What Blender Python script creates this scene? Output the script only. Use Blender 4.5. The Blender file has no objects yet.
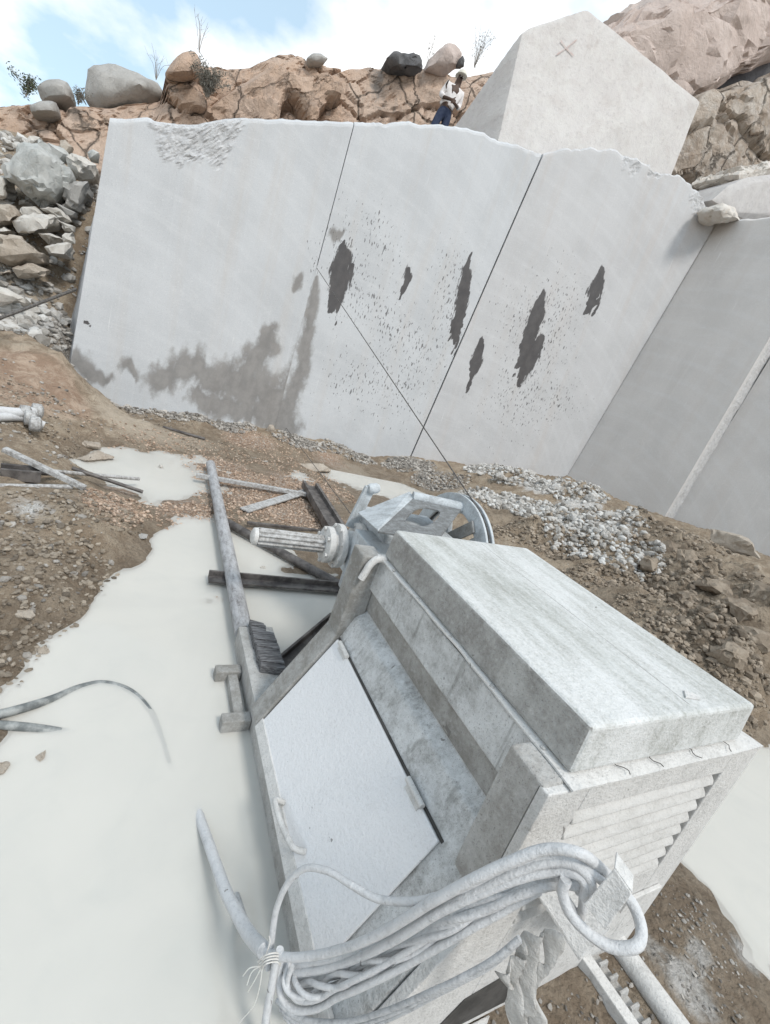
import bpy, bmesh, math, random
import numpy as np
from mathutils import Vector, Matrix

SC = bpy.context.scene
COL = SC.collection
rnd = random.Random(7)
rng = np.random.default_rng(11)

# ------------------------------------------------------------------ camera, sky, sun, exposure
F_PX, CX, CY, EYE = 452.0, 385.0, 512.0, 2.0
RM = np.array([[0.86799024, 0.13845162, 0.47689002],
               [-0.39637819, -0.38531647, 0.83331600],
               [0.29912753, -0.91233896, -0.27957173]])   # rows: world axes in camera axes (right, down, forward)
cam_d = bpy.data.cameras.new('camera')
cam = bpy.data.objects.new('camera', cam_d)
COL.objects.link(cam)
_r, _u, _b = RM[:, 0], -RM[:, 1], -RM[:, 2]
cam.matrix_world = Matrix(((_r[0], _u[0], _b[0], 0), (_r[1], _u[1], _b[1], 0), (_r[2], _u[2], _b[2], EYE), (0, 0, 0, 1)))
cam_d.sensor_fit = 'HORIZONTAL'
cam_d.sensor_width = 36.0
cam_d.lens = 36.0 * F_PX / 770.0
cam_d.clip_start = 0.02
cam_d.clip_end = 3000
SC.camera = cam

SUN_EL, SUN_AZ = math.radians(52), math.radians(166)     # azimuth from +Y, clockwise: a veiled sun behind the camera
W = bpy.data.worlds.new('World')
SC.world = W
W.use_nodes = True
wt = W.node_tree
wt.nodes.clear()
def wn(t, **k):
    n = wt.nodes.new(t)
    for a, b in k.items():
        setattr(n, a, b)
    return n
w_out = wn('ShaderNodeOutputWorld')
w_bg = wn('ShaderNodeBackground')
w_bg.inputs['Strength'].default_value = 0.143
w_sky = wn('ShaderNodeTexSky', sky_type='NISHITA')
w_sky.sun_disc = False
w_sky.sun_elevation = SUN_EL
w_sky.sun_rotation = SUN_AZ
w_sky.air_density = 1.0
w_sky.dust_density = 1.5
w_tc = wn('ShaderNodeTexCoord')
w_sep = wn('ShaderNodeSeparateXYZ')
wt.links.new(w_tc.outputs['Generated'], w_sep.inputs[0])
w_add = wn('ShaderNodeMath', operation='ADD'); w_add.inputs[1].default_value = 0.35
w_max = wn('ShaderNodeMath', operation='MAXIMUM'); w_max.inputs[1].default_value = 0.15
wt.links.new(w_sep.outputs['Z'], w_add.inputs[0]); wt.links.new(w_add.outputs[0], w_max.inputs[0])
w_dx = wn('ShaderNodeMath', operation='DIVIDE'); w_dy = wn('ShaderNodeMath', operation='DIVIDE')
wt.links.new(w_sep.outputs['X'], w_dx.inputs[0]); wt.links.new(w_max.outputs[0], w_dx.inputs[1])
wt.links.new(w_sep.outputs['Y'], w_dy.inputs[0]); wt.links.new(w_max.outputs[0], w_dy.inputs[1])
w_cmb = wn('ShaderNodeCombineXYZ')
wt.links.new(w_dx.outputs[0], w_cmb.inputs[0]); wt.links.new(w_dy.outputs[0], w_cmb.inputs[1])
w_cmb.inputs[2].default_value = 0.0
w_off = wn('ShaderNodeVectorMath', operation='ADD'); w_off.inputs[1].default_value = (3.1, 1.45, 0.4)
wt.links.new(w_cmb.outputs[0], w_off.inputs[0])
w_no = wn('ShaderNodeTexNoise'); w_no.inputs['Scale'].default_value = 1.7; w_no.inputs['Detail'].default_value = 9; w_no.inputs['Roughness'].default_value = 0.52
wt.links.new(w_off.outputs[0], w_no.inputs['Vector'])
w_rmp = wn('ShaderNodeValToRGB')
w_rmp.color_ramp.elements[0].position = 0.445; w_rmp.color_ramp.elements[0].color = (0, 0, 0, 1)
w_rmp.color_ramp.elements[1].position = 0.545; w_rmp.color_ramp.elements[1].color = (1, 1, 1, 1)
wt.links.new(w_no.outputs['Fac'], w_rmp.inputs['Fac'])
w_haz = wn('ShaderNodeMixRGB'); w_haz.inputs['Fac'].default_value = 0.58; w_haz.inputs['Color2'].default_value = (3.9, 5.1, 5.7, 1)
wt.links.new(w_sky.outputs[0], w_haz.inputs['Color1'])
w_mix = wn('ShaderNodeMixRGB'); w_mix.inputs['Color2'].default_value = (6.3, 6.35, 6.4, 1)
wt.links.new(w_rmp.outputs['Color'], w_mix.inputs['Fac']); wt.links.new(w_haz.outputs[0], w_mix.inputs['Color1'])
wt.links.new(w_mix.outputs[0], w_bg.inputs['Color']); wt.links.new(w_bg.outputs[0], w_out.inputs['Surface'])

sun_d = bpy.data.lights.new('sun', 'SUN')
sun_d.energy = 1.5
sun_d.angle = math.radians(13)
sun_d.color = (1.0, 0.96, 0.90)
sun = bpy.data.objects.new('sun', sun_d)
COL.objects.link(sun)
_sd = Vector((math.sin(SUN_AZ) * math.cos(SUN_EL), math.cos(SUN_AZ) * math.cos(SUN_EL), math.sin(SUN_EL)))
sun.rotation_euler = _sd.to_track_quat('Z', 'Y').to_euler()

SC.view_settings.view_transform = 'Standard'
SC.view_settings.look = 'None'
SC.view_settings.exposure = 0.52
SC.view_settings.gamma = 1.0
SC.view_settings.use_curve_mapping = False

# ------------------------------------------------------------------ measuring helpers: a sight line of the photograph met with a plane of the place
def ray(px, py):
    return RM @ np.array([px - CX, py - CY, F_PX])
EYEV = np.array([0, 0, EYE])
def at_z(px, py, z):
    r = ray(px, py); return EYEV + r * ((z - EYE) / r[2])
def at_y(px, py, y):
    r = ray(px, py); return EYEV + r * (y / r[1])
def at_x(px, py, x):
    r = ray(px, py); return EYEV + r * (x / r[0])
def at_d(px, py, d):
    return EYEV + ray(px, py) * (d / F_PX)
def at_plane(px, py, p0, n):
    r = ray(px, py); return EYEV + r * (np.dot(np.asarray(p0) - EYEV, n) / np.dot(r, n))

# ------------------------------------------------------------------ numpy noise
def _hash(ix, iy, iz, seed):
    h = (ix.astype(np.int64) * 374761393 + iy.astype(np.int64) * 668265263 + iz.astype(np.int64) * 2147483647 + seed * 974711) & 0xFFFFFFFF
    h = ((h ^ (h >> 13)) * 1274126177) & 0xFFFFFFFF
    h = ((h ^ (h >> 16)) * 2246822519) & 0xFFFFFFFF
    return ((h ^ (h >> 15)) & 0xFFFFFF) / float(0xFFFFFF)
def vnoise(P, seed=0):
    P = np.asarray(P, float)
    i = np.floor(P); f = P - i; f = f * f * f * (f * (f * 6 - 15) + 10)
    i = i.astype(np.int64)
    out = 0
    for dx in (0, 1):
        for dy in (0, 1):
            for dz in (0, 1):
                w = (f[:, 0] if dx else 1 - f[:, 0]) * (f[:, 1] if dy else 1 - f[:, 1]) * (f[:, 2] if dz else 1 - f[:, 2])
                out = out + w * _hash(i[:, 0] + dx, i[:, 1] + dy, i[:, 2] + dz, seed)
    return out * 2 - 1
def fbm(P, freq=1.0, octv=4, seed=0, gain=0.5):
    P = np.asarray(P, float); a = 1.0; s = 0; t = 0
    for o in range(octv):
        s = s + a * vnoise(P * freq + 17.3 * o, seed + o); t += a; a *= gain; freq *= 2.03
    return s / t
def worley(P, seed=0):
    """F1, F2-F1 and a random number of the nearest cell"""
    P = np.asarray(P, float); i = np.floor(P).astype(np.int64)
    f1 = np.full(len(P), 9.0); f2 = np.full(len(P), 9.0); cid = np.zeros(len(P))
    for dx in (-1, 0, 1):
        for dy in (-1, 0, 1):
            for dz in (-1, 0, 1):
                c = i + (dx, dy, dz)
                q = np.stack([c[:, k] + _hash(c[:, 0], c[:, 1], c[:, 2], seed + 31 * k) for k in range(3)], 1)
                d = np.linalg.norm(P - q, axis=1)
                idv = _hash(c[:, 0], c[:, 1], c[:, 2], seed + 99)
                m = d < f1
                f2 = np.where(m, f1, np.minimum(f2, d)); cid = np.where(m, idv, cid); f1 = np.where(m, d, f1)
    return f1, f2 - f1, cid
def facets(P, seed=0, tilt=0.5):
    """broken-rock relief: every cell a plane of its own; returns height and crack distance"""
    P = np.asarray(P, float); i = np.floor(P).astype(np.int64); f1 = np.full(len(P), 9.0); f2 = f1.copy(); h = np.zeros(len(P))
    for dx in (-1, 0, 1):
        for dy in (-1, 0, 1):
            for dz in (-1, 0, 1):
                c = i + (dx, dy, dz); q = np.stack([c[:, k] + _hash(c[:, 0], c[:, 1], c[:, 2], seed + 31 * k) for k in range(3)], 1)
                r = P - q; d = np.abs(r).max(1) * .6 + np.linalg.norm(r, axis=1) * .4
                hv = (_hash(c[:, 0], c[:, 1], c[:, 2], seed + 99) - .5) + tilt * sum((_hash(c[:, 0], c[:, 1], c[:, 2], seed + 55 + k) - .5) * r[:, k] * 2 for k in range(3))
                m = d < f1; f2 = np.where(m, f1, np.minimum(f2, d)); h = np.where(m, hv, h); f1 = np.where(m, d, f1)
    return h, f2 - f1
def sstep(a, b, x):
    t = np.clip((x - a) / (b - a), 0, 1); return t * t * (3 - 2 * t)

# ------------------------------------------------------------------ object helpers
def link(o, parent=None):
    COL.objects.link(o)
    if parent is not None:
        o.parent = parent
    return o
def tag(o, label=None, cat=None, group=None, kind=None):
    if label: o['label'] = label
    if cat: o['category'] = cat
    if group: o['group'] = group
    if kind: o['kind'] = kind
    return o
def empty(name, loc, label, cat, group=None):
    o = bpy.data.objects.new(name, None)
    o.location = Vector([float(v) for v in loc]); o.empty_display_size = 0.2
    link(o); return tag(o, label, cat, group)
def mesh_arrays(name, V, Fq, mat, smooth=False, parent=None):
    me = bpy.data.meshes.new(name)
    me.from_pydata([tuple(map(float, v)) for v in V], [], [tuple(int(i) for i in f) for f in Fq])
    me.update()
    me.materials.append(mat)
    if smooth:
        me.polygons.foreach_set('use_smooth', [True] * len(me.polygons))
    o = bpy.data.objects.new(name, me)
    link(o)
    if parent is not None:
        set_parent(o, parent)
    return o
def mesh_fast(name, V, F, mat, smooth=False, parent=None):
    """V (n,3), F (m,k) with one k"""
    V = np.asarray(V, np.float32); F = np.asarray(F, np.int32); k = F.shape[1]
    me = bpy.data.meshes.new(name)
    me.vertices.add(len(V)); me.vertices.foreach_set('co', V.ravel())
    me.loops.add(F.size); me.loops.foreach_set('vertex_index', F.ravel())
    me.polygons.add(len(F))
    me.polygons.foreach_set('loop_start', np.arange(0, F.size, k, dtype=np.int32))
    me.polygons.foreach_set('loop_total', np.full(len(F), k, np.int32))
    me.polygons.foreach_set('use_smooth', np.full(len(F), smooth, bool))
    me.update(calc_edges=True); me.validate()
    me.materials.append(mat)
    o = bpy.data.objects.new(name, me)
    link(o)
    if parent is not None:
        set_parent(o, parent)
    return o
def world_loc(o):
    v = Vector(o.location)
    while o.parent is not None:
        o = o.parent; v = v + Vector(o.location)
    return v
def set_parent(o, parent):
    """keep world-space vertices while the parent sits at its own base (no parent is rotated)"""
    o.parent = parent
    o.location = Vector(o.location) - world_loc(parent)
def fattr(o, name, arr):
    a = o.data.attributes.new(name, 'FLOAT', 'POINT'); a.data.foreach_set('value', np.asarray(arr, np.float32).ravel())
def vattr(o, name, arr):
    a = o.data.attributes.new(name, 'FLOAT_VECTOR', 'POINT'); a.data.foreach_set('vector', np.asarray(arr, np.float32).ravel())
def rebase(o):
    """put an object's origin at the bottom centre of its mesh"""
    n = len(o.data.vertices); c = np.empty(n * 3, np.float32); o.data.vertices.foreach_get('co', c); c = c.reshape(-1, 3)
    b = np.array([(c[:, 0].min() + c[:, 0].max()) / 2, (c[:, 1].min() + c[:, 1].max()) / 2, c[:, 2].min()], np.float32)
    o.data.vertices.foreach_set('co', (c - b).ravel()); o.data.update()
    o.location = Vector(o.location) + Vector([float(x) for x in b])
    return o

# ------------------------------------------------------------------ materials
class NT:
    def __init__(s, name):
        s.m = bpy.data.materials.new(name); s.m.use_nodes = True
        s.t = s.m.node_tree; s.t.nodes.clear()
        s.out = s.t.nodes.new('ShaderNodeOutputMaterial'); s.b = s.t.nodes.new('ShaderNodeBsdfPrincipled')
        s.t.links.new(s.b.outputs[0], s.out.inputs['Surface'])
        s.b.inputs['Specular IOR Level'].default_value = 0.3
        s._pos = None
    def n(s, t, **k):
        x = s.t.nodes.new(t)
        for a, b in k.items(): setattr(x, a, b)
        return x
    def put(s, inp, v):
        if isinstance(v, bpy.types.NodeSocket): s.t.links.new(v, inp)
        elif isinstance(v, (tuple, list)) and len(v) == 3 and inp.type == 'RGBA': inp.default_value = (*v, 1)
        else: inp.default_value = v
    def pos(s):
        if s._pos is None: s._pos = s.n('ShaderNodeNewGeometry').outputs['Position']
        return s._pos
    def obj(s): return s.n('ShaderNodeTexCoord').outputs['Object']
    def attr(s, name, vec=False):
        a = s.n('ShaderNodeAttribute', attribute_name=name); return a.outputs['Vector'] if vec else a.outputs['Fac']
    def scale(s, v, k):
        x = s.n('ShaderNodeVectorMath', operation='MULTIPLY'); s.put(x.inputs[0], v); x.inputs[1].default_value = k; return x.outputs[0]
    def noise(s, v, sc, det=4, rough=0.55, dist=0.0):
        x = s.n('ShaderNodeTexNoise'); s.put(x.inputs['Vector'], v)
        x.inputs['Scale'].default_value = sc; x.inputs['Detail'].default_value = det; x.inputs['Roughness'].default_value = rough; x.inputs['Distortion'].default_value = dist
        return x.outputs['Fac']
    def vor(s, v, sc, feat='F1', out='Distance'):
        x = s.n('ShaderNodeTexVoronoi', feature=feat); s.put(x.inputs['Vector'], v); x.inputs['Scale'].default_value = sc; return x.outputs[out]
    def mth(s, op, a, b=0.0, c=None):
        x = s.n('ShaderNodeMath', operation=op); s.put(x.inputs[0], a); s.put(x.inputs[1], b)
        if c is not None: s.put(x.inputs[2], c)
        return x.outputs[0]
    def step(s, v, a, b, lo=0.0, hi=1.0):
        x = s.n('ShaderNodeMapRange', interpolation_type='SMOOTHSTEP'); s.put(x.inputs['Value'], v)
        x.inputs['From Min'].default_value = a; x.inputs['From Max'].default_value = b
        x.inputs['To Min'].default_value = lo; x.inputs['To Max'].default_value = hi
        return x.outputs['Result']
    def mix(s, f, a, b, mode='MIX'):
        x = s.n('ShaderNodeMixRGB', blend_type=mode); s.put(x.inputs['Fac'], f); s.put(x.inputs['Color1'], a); s.put(x.inputs['Color2'], b); return x.outputs[0]
    def bump(s, h, dist=0.01, strength=1.0, prev=None):
        x = s.n('ShaderNodeBump'); s.put(x.inputs['Height'], h); x.inputs['Distance'].default_value = dist; x.inputs['Strength'].default_value = strength
        if prev is not None: s.t.links.new(prev, x.inputs['Normal'])
        return x.outputs[0]
    def done(s, col, rough=0.8, normal=None, metal=0.0, spec=None):
        s.put(s.b.inputs['Base Color'], col); s.put(s.b.inputs['Roughness'], rough); s.put(s.b.inputs['Metallic'], metal)
        if normal is not None: s.t.links.new(normal, s.b.inputs['Normal'])
        if spec is not None: s.b.inputs['Specular IOR Level'].default_value = spec
        return s.m

def mat_granite(name, base, warm=(0.50, 0.46, 0.42)):
    s = NT(name); fp = s.attr('facepos', True); p = s.pos()
    col = s.mix(s.step(s.noise(p, 1.1, 4), 0.35, 0.7), base, tuple(c * 0.9 for c in base))
    # saw marks: long faint strokes along the cut
    st = s.noise(s.scale(fp, (9.0, 0.35, 1)), 1.0, 6, 0.65)
    col = s.mix(s.step(st, 0.52, 0.78, 0, 0.35), col, tuple(min(1, c * 1.14) for c in base))
    st2 = s.noise(s.scale(fp, (2.5, 0.18, 1)), 1.0, 4, 0.6)
    col = s.mix(s.step(st2, 0.48, 0.72, 0, 0.55), col, warm)
    # curved wire-saw arcs
    arc = s.n('ShaderNodeTexWave', wave_type='RINGS', rings_direction='Z'); s.put(arc.inputs['Vector'], s.mix(1.0, fp, (-6.0, 2.4, 0), 'ADD'))
    arc.inputs['Scale'].default_value = 0.75; arc.inputs['Distortion'].default_value = 2.2; arc.inputs['Detail'].default_value = 4; arc.inputs['Detail Scale'].default_value = 0.6
    col = s.mix(s.step(arc.outputs['Fac'], 0.75, 1.0, 0, 0.09), col, (0.70, 0.71, 0.72))
    # mineral speckle
    sp = s.noise(p, 95, 2, 0.6); col = s.mix(s.step(sp, 0.5, 0.75, 0, 0.28), col, (0.22, 0.22, 0.23))
    sp2 = s.noise(p, 60, 2, 0.6); col = s.mix(s.step(sp2, 0.55, 0.75, 0, 0.3), col, (0.80, 0.80, 0.79))
    # scratches
    sc = s.noise(s.scale(fp, (26, 0.9, 1)), 1.0, 3, 0.5, 0.3); scm = s.mth('MULTIPLY', s.step(sc, 0.70, 0.74), s.step(s.noise(fp, 0.8, 2), 0.46, 0.60))
    col = s.mix(s.mth('MULTIPLY', scm, 0.7), col, (0.78, 0.78, 0.77))
    vein = s.noise(s.scale(fp, (0.5, 2.2, 1)), 1.0, 6, 0.6, 1.2); col = s.mix(s.step(s.mth('ABSOLUTE', s.mth('SUBTRACT', vein, 0.5)), 0.0, 0.014, 0.14, 0.0), col, (0.70, 0.70, 0.70))
    # damp and wet stains
    nz = s.noise(s.scale(fp, (15, 3.2, 1)), 1.0, 6, 0.7)
    nz2 = s.noise(s.scale(fp, (5, 3.5, 1)), 1.0, 6, 0.65)
    d = s.mth('ADD', s.attr('damp'), s.mth('MULTIPLY', s.mth('SUBTRACT', nz2, 0.5), 1.1))
    dm = s.step(d, 0.36, 0.78)
    col = s.mix(s.mth('MULTIPLY', dm, 0.86), col, s.mix(s.step(nz2, 0.3, 0.7), (0.175, 0.165, 0.155), (0.26, 0.245, 0.23)))
    w = s.mth('ADD', s.attr('wet'), s.mth('MULTIPLY', s.mth('SUBTRACT', nz, 0.5), 0.95))
    wm = s.step(w, 0.44, 0.56)
    dots = s.noise(s.scale(fp, (30, 9, 1)), 1.0, 2, 0.5)
    dots_b = s.noise(s.scale(fp, (13, 4.5, 1)), 1.0, 2, 0.5)
    thr = s.mth('MULTIPLY', s.attr('splat'), 0.205)
    dm1 = s.step(s.mth('ADD', dots, thr), 0.80, 0.83); dm2 = s.step(s.mth('ADD', dots_b, thr), 0.84, 0.88)
    wm = s.mth('MAXIMUM', wm, s.mth('MULTIPLY', s.mth('MAXIMUM', dm1, dm2), 0.8))
    col = s.mix(s.mth('MULTIPLY', wm, 0.92), col, s.mix(s.step(nz2, 0.3, 0.7), (0.038, 0.033, 0.033), (0.07, 0.062, 0.06)))
    rg = s.attr('rough')
    col = s.mix(s.mth('MULTIPLY', rg, 0.6), col, s.mix(s.step(s.noise(p, 14, 5, 0.7), 0.35, 0.65), (0.46, 0.46, 0.465), (0.68, 0.68, 0.68)))
    h = s.mth('ADD', s.mth('MULTIPLY', st, 0.7), s.mth('MULTIPLY', s.noise(p, 40, 4, 0.7), 0.35))
    nb = s.bump(h, 0.02, 0.35)
    nb = s.bump(s.mth('MULTIPLY', rg, s.noise(p, 16, 6, 0.7)), 0.05, 0.8, nb)
    return s.done(col, s.mix(wm, (0.75, 0.75, 0.75), (0.42, 0.42, 0.42)), nb)

def mat_rock(name, c1, c2, c3, lichen=(0.17, 0.17, 0.165), li=0.35, bump=0.1, sc=1.0, seams=True, dust=None, tone=False):
    s = NT(name); p = s.pos()
    n1 = s.noise(p, 0.7 * sc, 6, 0.6); n2 = s.noise(p, 2.4 * sc, 7, 0.65, 0.6); n3 = s.noise(p, 14 * sc, 5, 0.7)
    col = s.mix(s.step(n1, 0.35, 0.65), c1, c2)
    col = s.mix(s.step(n2, 0.45, 0.68, 0, 0.75), col, c3)
    lic = s.noise(s.scale(p, (1.0, 1.0, 0.45)), 1.25 * sc, 7, 0.7)
    col = s.mix(s.step(lic, 0.58, 0.70, 0, li), col, lichen)
    col = s.mix(s.step(n3, 0.5, 0.72, 0, 0.35), col, tuple(c * 0.5 for c in c1))
    if dust:
        col = s.mix(s.step(s.noise(p, 4.5 * sc, 5, 0.65), 0.42, 0.62, 0, dust), col, (0.66, 0.645, 0.61))
    if tone:
        tv = s.attr('tone'); col = s.mix(s.step(tv, 0.0, 0.45, 0.7, 0.0), col, tuple(c * 0.42 for c in c3)); col = s.mix(s.step(tv, 0.6, 1.0, 0.0, 0.6), col, tuple(min(.72, c * 1.35) for c in c2))
    h = s.mth('ADD', s.mth('MULTIPLY', n2, 0.8), s.mth('MULTIPLY', n3, 0.3))
    nb = s.bump(h, bump, 0.8)
    nb = s.bump(s.noise(p, 46 * sc, 4, 0.7), 0.012, 0.6, nb)
    if seams:
        wn_ = s.n('ShaderNodeTexNoise'); s.put(wn_.inputs['Vector'], p); wn_.inputs['Scale'].default_value = 1.6; wn_.inputs['Detail'].default_value = 5
        v = s.vor(s.scale(s.mix(0.5, p, wn_.outputs['Color'], 'ADD'), (1, 1, .7)), 0.8 * sc, 'DISTANCE_TO_EDGE')
        col = s.mix(s.mth('MULTIPLY', s.step(v, 0.0, 0.022, 0.85, 0.0), s.step(n1, 0.40, 0.52)), col, (0.09, 0.075, 0.06))
        nb = s.bump(s.step(v, 0.0, 0.03), 0.08, 0.8, nb)
    return s.done(col, 0.88, nb)

def mat_dusty(name, paint, grime, dust=0.6, dust_col=(0.70, 0.71, 0.71), stretch=(1, 1, 1), sc=3.0, metal=0.0, rough=0.7, grit=0.5, wetspot=0.3):
    """painted steel under a coat of dried stone slurry"""
    s = NT(name); p = s.pos(); q = s.scale(p, stretch)
    n1 = s.noise(q, sc, 7, 0.62, 0.2); n2 = s.noise(q, sc * 3.3, 6, 0.68); n3 = s.noise(p, 120, 3, 0.7); n4 = s.noise(p, 60, 4, 0.7)
    m = s.mth('ADD', s.mth('ADD', s.mth('MULTIPLY', n1, 0.36), s.mth('MULTIPLY', n2, 0.20)), s.mth('ADD', s.mth('MULTIPLY', n4, 0.26), s.mth('MULTIPLY', n3, 0.18)))
    lo = 0.72 - 0.45 * dust
    cover = s.step(m, lo - 0.17, lo + 0.15)
    base = s.mix(s.step(n2, 0.36, 0.66), grime, paint)
    col = s.mix(cover, base, dust_col)
    streak = s.noise(s.scale(p, (22, 22, 1.6)), 1.0, 4, 0.6)
    col = s.mix(s.step(streak, 0.56, 0.72, 0, wetspot), col, grime)
    col = s.mix(s.step(n3, 0.54, 0.68, 0, grit * 0.85), col, tuple(c * 0.55 for c in grime))
    col = s.mix(s.step(n4, 0.56, 0.70, 0, grit * 0.22), col, (0.80, 0.80, 0.79))
    chip = s.noise(p, 17, 3, 0.5, 1.2); col = s.mix(s.step(chip, 0.735, 0.76, 0, 0.75), col, (0.16, 0.15, 0.14))
    nb = s.bump(s.mth('ADD', s.mth('MULTIPLY', n4, 0.9), s.mth('MULTIPLY', n2, 0.8)), 0.0065, 0.75)
    nb = s.bump(n3, 0.0022, 0.8 * grit + 0.15, nb)
    rust = s.noise(p, 11, 5, 0.7, 0.6); col = s.mix(s.step(rust, 0.70, 0.78, 0, 0.4), col, (0.30, 0.20, 0.13))
    return s.done(col, rough, nb, metal)

def mat_plain(name, c1, c2, sc=8.0, rough=0.6, metal=0.0, bump=0.004, stretch=(1, 1, 1)):
    s = NT(name); p = s.scale(s.obj(), stretch)
    n1 = s.noise(p, sc, 6, 0.65); n2 = s.noise(p, sc * 7, 4, 0.7)
    col = s.mix(s.step(n1, 0.38, 0.64), c1, c2)
    col = s.mix(s.step(n2, 0.55, 0.75, 0, 0.4), col, tuple(c * 0.5 for c in c1))
    return s.done(col, rough, s.bump(s.mth('ADD', n1, s.mth('MULTIPLY', n2, 0.5)), bump, 0.7), metal)

def mat_ground():
    s = NT('quarry_mud'); p = s.pos()
    n1 = s.noise(p, 0.9, 6, 0.6); n2 = s.noise(p, 4.5, 8, 0.72, 0.5); n3 = s.noise(p, 38, 6, 0.75); n4 = s.noise(p, 9.5, 5, 0.6)
    mud = s.mix(s.step(n2, 0.40, 0.60), (0.26, 0.20, 0.142), (0.385, 0.315, 0.237))
    mud = s.mix(s.step(n3, 0.48, 0.70, 0, 0.6), mud, (0.145, 0.117, 0.088))
    mud = s.mix(s.step(n4, 0.60, 0.72, 0, 0.55), mud, (0.49, 0.435, 0.36))
    v1 = s.vor(p, 42, 'F1', 'Color'); vd = s.vor(p, 42)
    sep = s.n('ShaderNodeSeparateColor'); s.put(sep.inputs[0], v1)
    org = s.mix(sep.outputs[0], (0.42, 0.28, 0.195), (0.60, 0.46, 0.36))
    org = s.mix(s.step(sep.outputs[1], 0.72, 0.8, 0, 0.8), org, (0.66, 0.62, 0.55))
    org = s.mix(s.step(vd, 0.3, 0.7, 0, 0.6), org, (0.23, 0.16, 0.115))
    gry = s.mix(sep.outputs[2], (0.28, 0.26, 0.235), (0.50, 0.475, 0.44))
    gry = s.mix(s.step(vd, 0.25, 0.62, 0, 0.75), gry, (0.11, 0.10, 0.088))
    red = s.mix(s.step(n2, 0.4, 0.65), (0.30, 0.205, 0.145), (0.47, 0.36, 0.275))
    wht = s.mix(s.step(n3, 0.38, 0.6), (0.40, 0.385, 0.36), (0.68, 0.665, 0.64))
    silt = s.mix(s.step(n2, 0.35, 0.65), (0.51, 0.44, 0.355), (0.42, 0.35, 0.27))
    soil = s.mix(s.step(n2, 0.38, 0.62), (0.165, 0.128, 0.092), (0.32, 0.26, 0.195))
    def zone(c, name, col, k=0.9, j=None):
        a = s.mth('ADD', s.attr(name), s.mth('MULTIPLY', s.mth('SUBTRACT', n2, 0.5), 0.9 if j is None else j))
        return s.mix(s.mth('MULTIPLY', s.step(a, 0.34, 0.66), k), c, col)
    col = zone(mud, 'red', red); col = zone(col, 'soil', soil); col = zone(col, 'silt', silt); col = zone(col, 'grey', gry); col = zone(col, 'orange', org); col = zone(col, 'white', wht)
    wet = s.attr('wetness')
    col = s.mix(s.mth('MULTIPLY', wet, 0.55), col, s.mix(1.0, col, (0.42, 0.40, 0.38), 'MULTIPLY'))
    nb = s.bump(s.mth('ADD', n2, s.mth('MULTIPLY', n4, 0.5)), 0.05, 0.8)
    nb = s.bump(s.mth('SUBTRACT', n3, s.mth('MULTIPLY', vd, 0.6)), 0.022, 0.8, nb)
    return s.done(col, s.step(wet, 0, 1, 0.9, 0.45), nb)

def mat_water():
    s = NT('milky_water'); p = s.pos(); lay = s.attr('layer')
    n = s.noise(s.scale(p, (1, 0.7, 1)), 1.1, 5, 0.55, 0.8); n2 = s.noise(p, 3.4, 5, 0.6, 1.4)
    col = s.mix(s.step(n, 0.35, 0.65), (0.715, 0.70, 0.655), (0.76, 0.74, 0.69))
    col = s.mix(s.step(n2, 0.46, 0.75, 0, 0.3), col, (0.66, 0.665, 0.625))
    nb = s.bump(s.noise(p, 2.2, 4, 0.55), 0.02, 0.06)
    m = s.done(col, s.step(lay, 0.0, 0.5, 0.06, 0.9), nb, spec=0.5)
    s.put(s.b.inputs['Specular IOR Level'], s.step(lay, 0.0, 0.5, 0.5, 0.0))
    s.put(s.b.inputs['Alpha'], s.step(lay, 0.0, 3.0, 0.52, 1.0))
    return m

M = {}
M['granite'] = mat_granite('sawn_granite', (0.55, 0.565, 0.58), (0.51, 0.49, 0.47))
M['granite_b'] = mat_granite('sawn_granite_grey', (0.54, 0.538, 0.54), (0.50, 0.465, 0.44))
M['granite_c'] = mat_granite('sawn_granite_shade', (0.60, 0.575, 0.55), (0.55, 0.51, 0.475))
M['cliff'] = mat_rock('cliff_rock', (0.51, 0.365, 0.27), (0.58, 0.45, 0.36), (0.44, 0.335, 0.27), lichen=(0.20, 0.185, 0.17), li=0.75, bump=0.22, sc=0.9)
M['slab'] = mat_rock('pink_slab_rock', (0.51, 0.42, 0.375), (0.55, 0.465, 0.42), (0.455, 0.375, 0.335), li=0.5, bump=0.14, sc=0.7, seams=False)
M['outcrop'] = mat_rock('weathered_outcrop', (0.39, 0.315, 0.25), (0.47, 0.40, 0.335), (0.29, 0.225, 0.175), li=0.35, bump=0.25, sc=0.8, dust=0.3, seams=True)
M['pale'] = mat_rock('pale_broken_granite', (0.52, 0.49, 0.445), (0.58, 0.55, 0.505), (0.44, 0.405, 0.355), li=0.12, bump=0.05, sc=2.0, seams=False, dust=0.35)
M['greyrock'] = mat_rock('grey_boulder', (0.37, 0.36, 0.34), (0.44, 0.425, 0.40), (0.31, 0.295, 0.275), li=0.4, bump=0.06, sc=1.4, seams=False)
M['bluerock'] = mat_rock('blue_grey_boulder', (0.40, 0.41, 0.395), (0.48, 0.485, 0.465), (0.34, 0.345, 0.33), li=0.25, bump=0.06, sc=1.4, seams=False, dust=0.25)
M['shade_rock'] = mat_rock('hollow_shade_rock', (0.13, 0.13, 0.14), (0.17, 0.17, 0.18), (0.10, 0.10, 0.105), li=0.1, bump=0.05, sc=1, seams=False)  # colour carries the shade of the hollow under the slab
M['darkrock'] = mat_rock('dark_rock', (0.10, 0.10, 0.105), (0.15, 0.145, 0.145), (0.07, 0.07, 0.07), li=0.2, bump=0.06, sc=2, seams=False)
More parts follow.
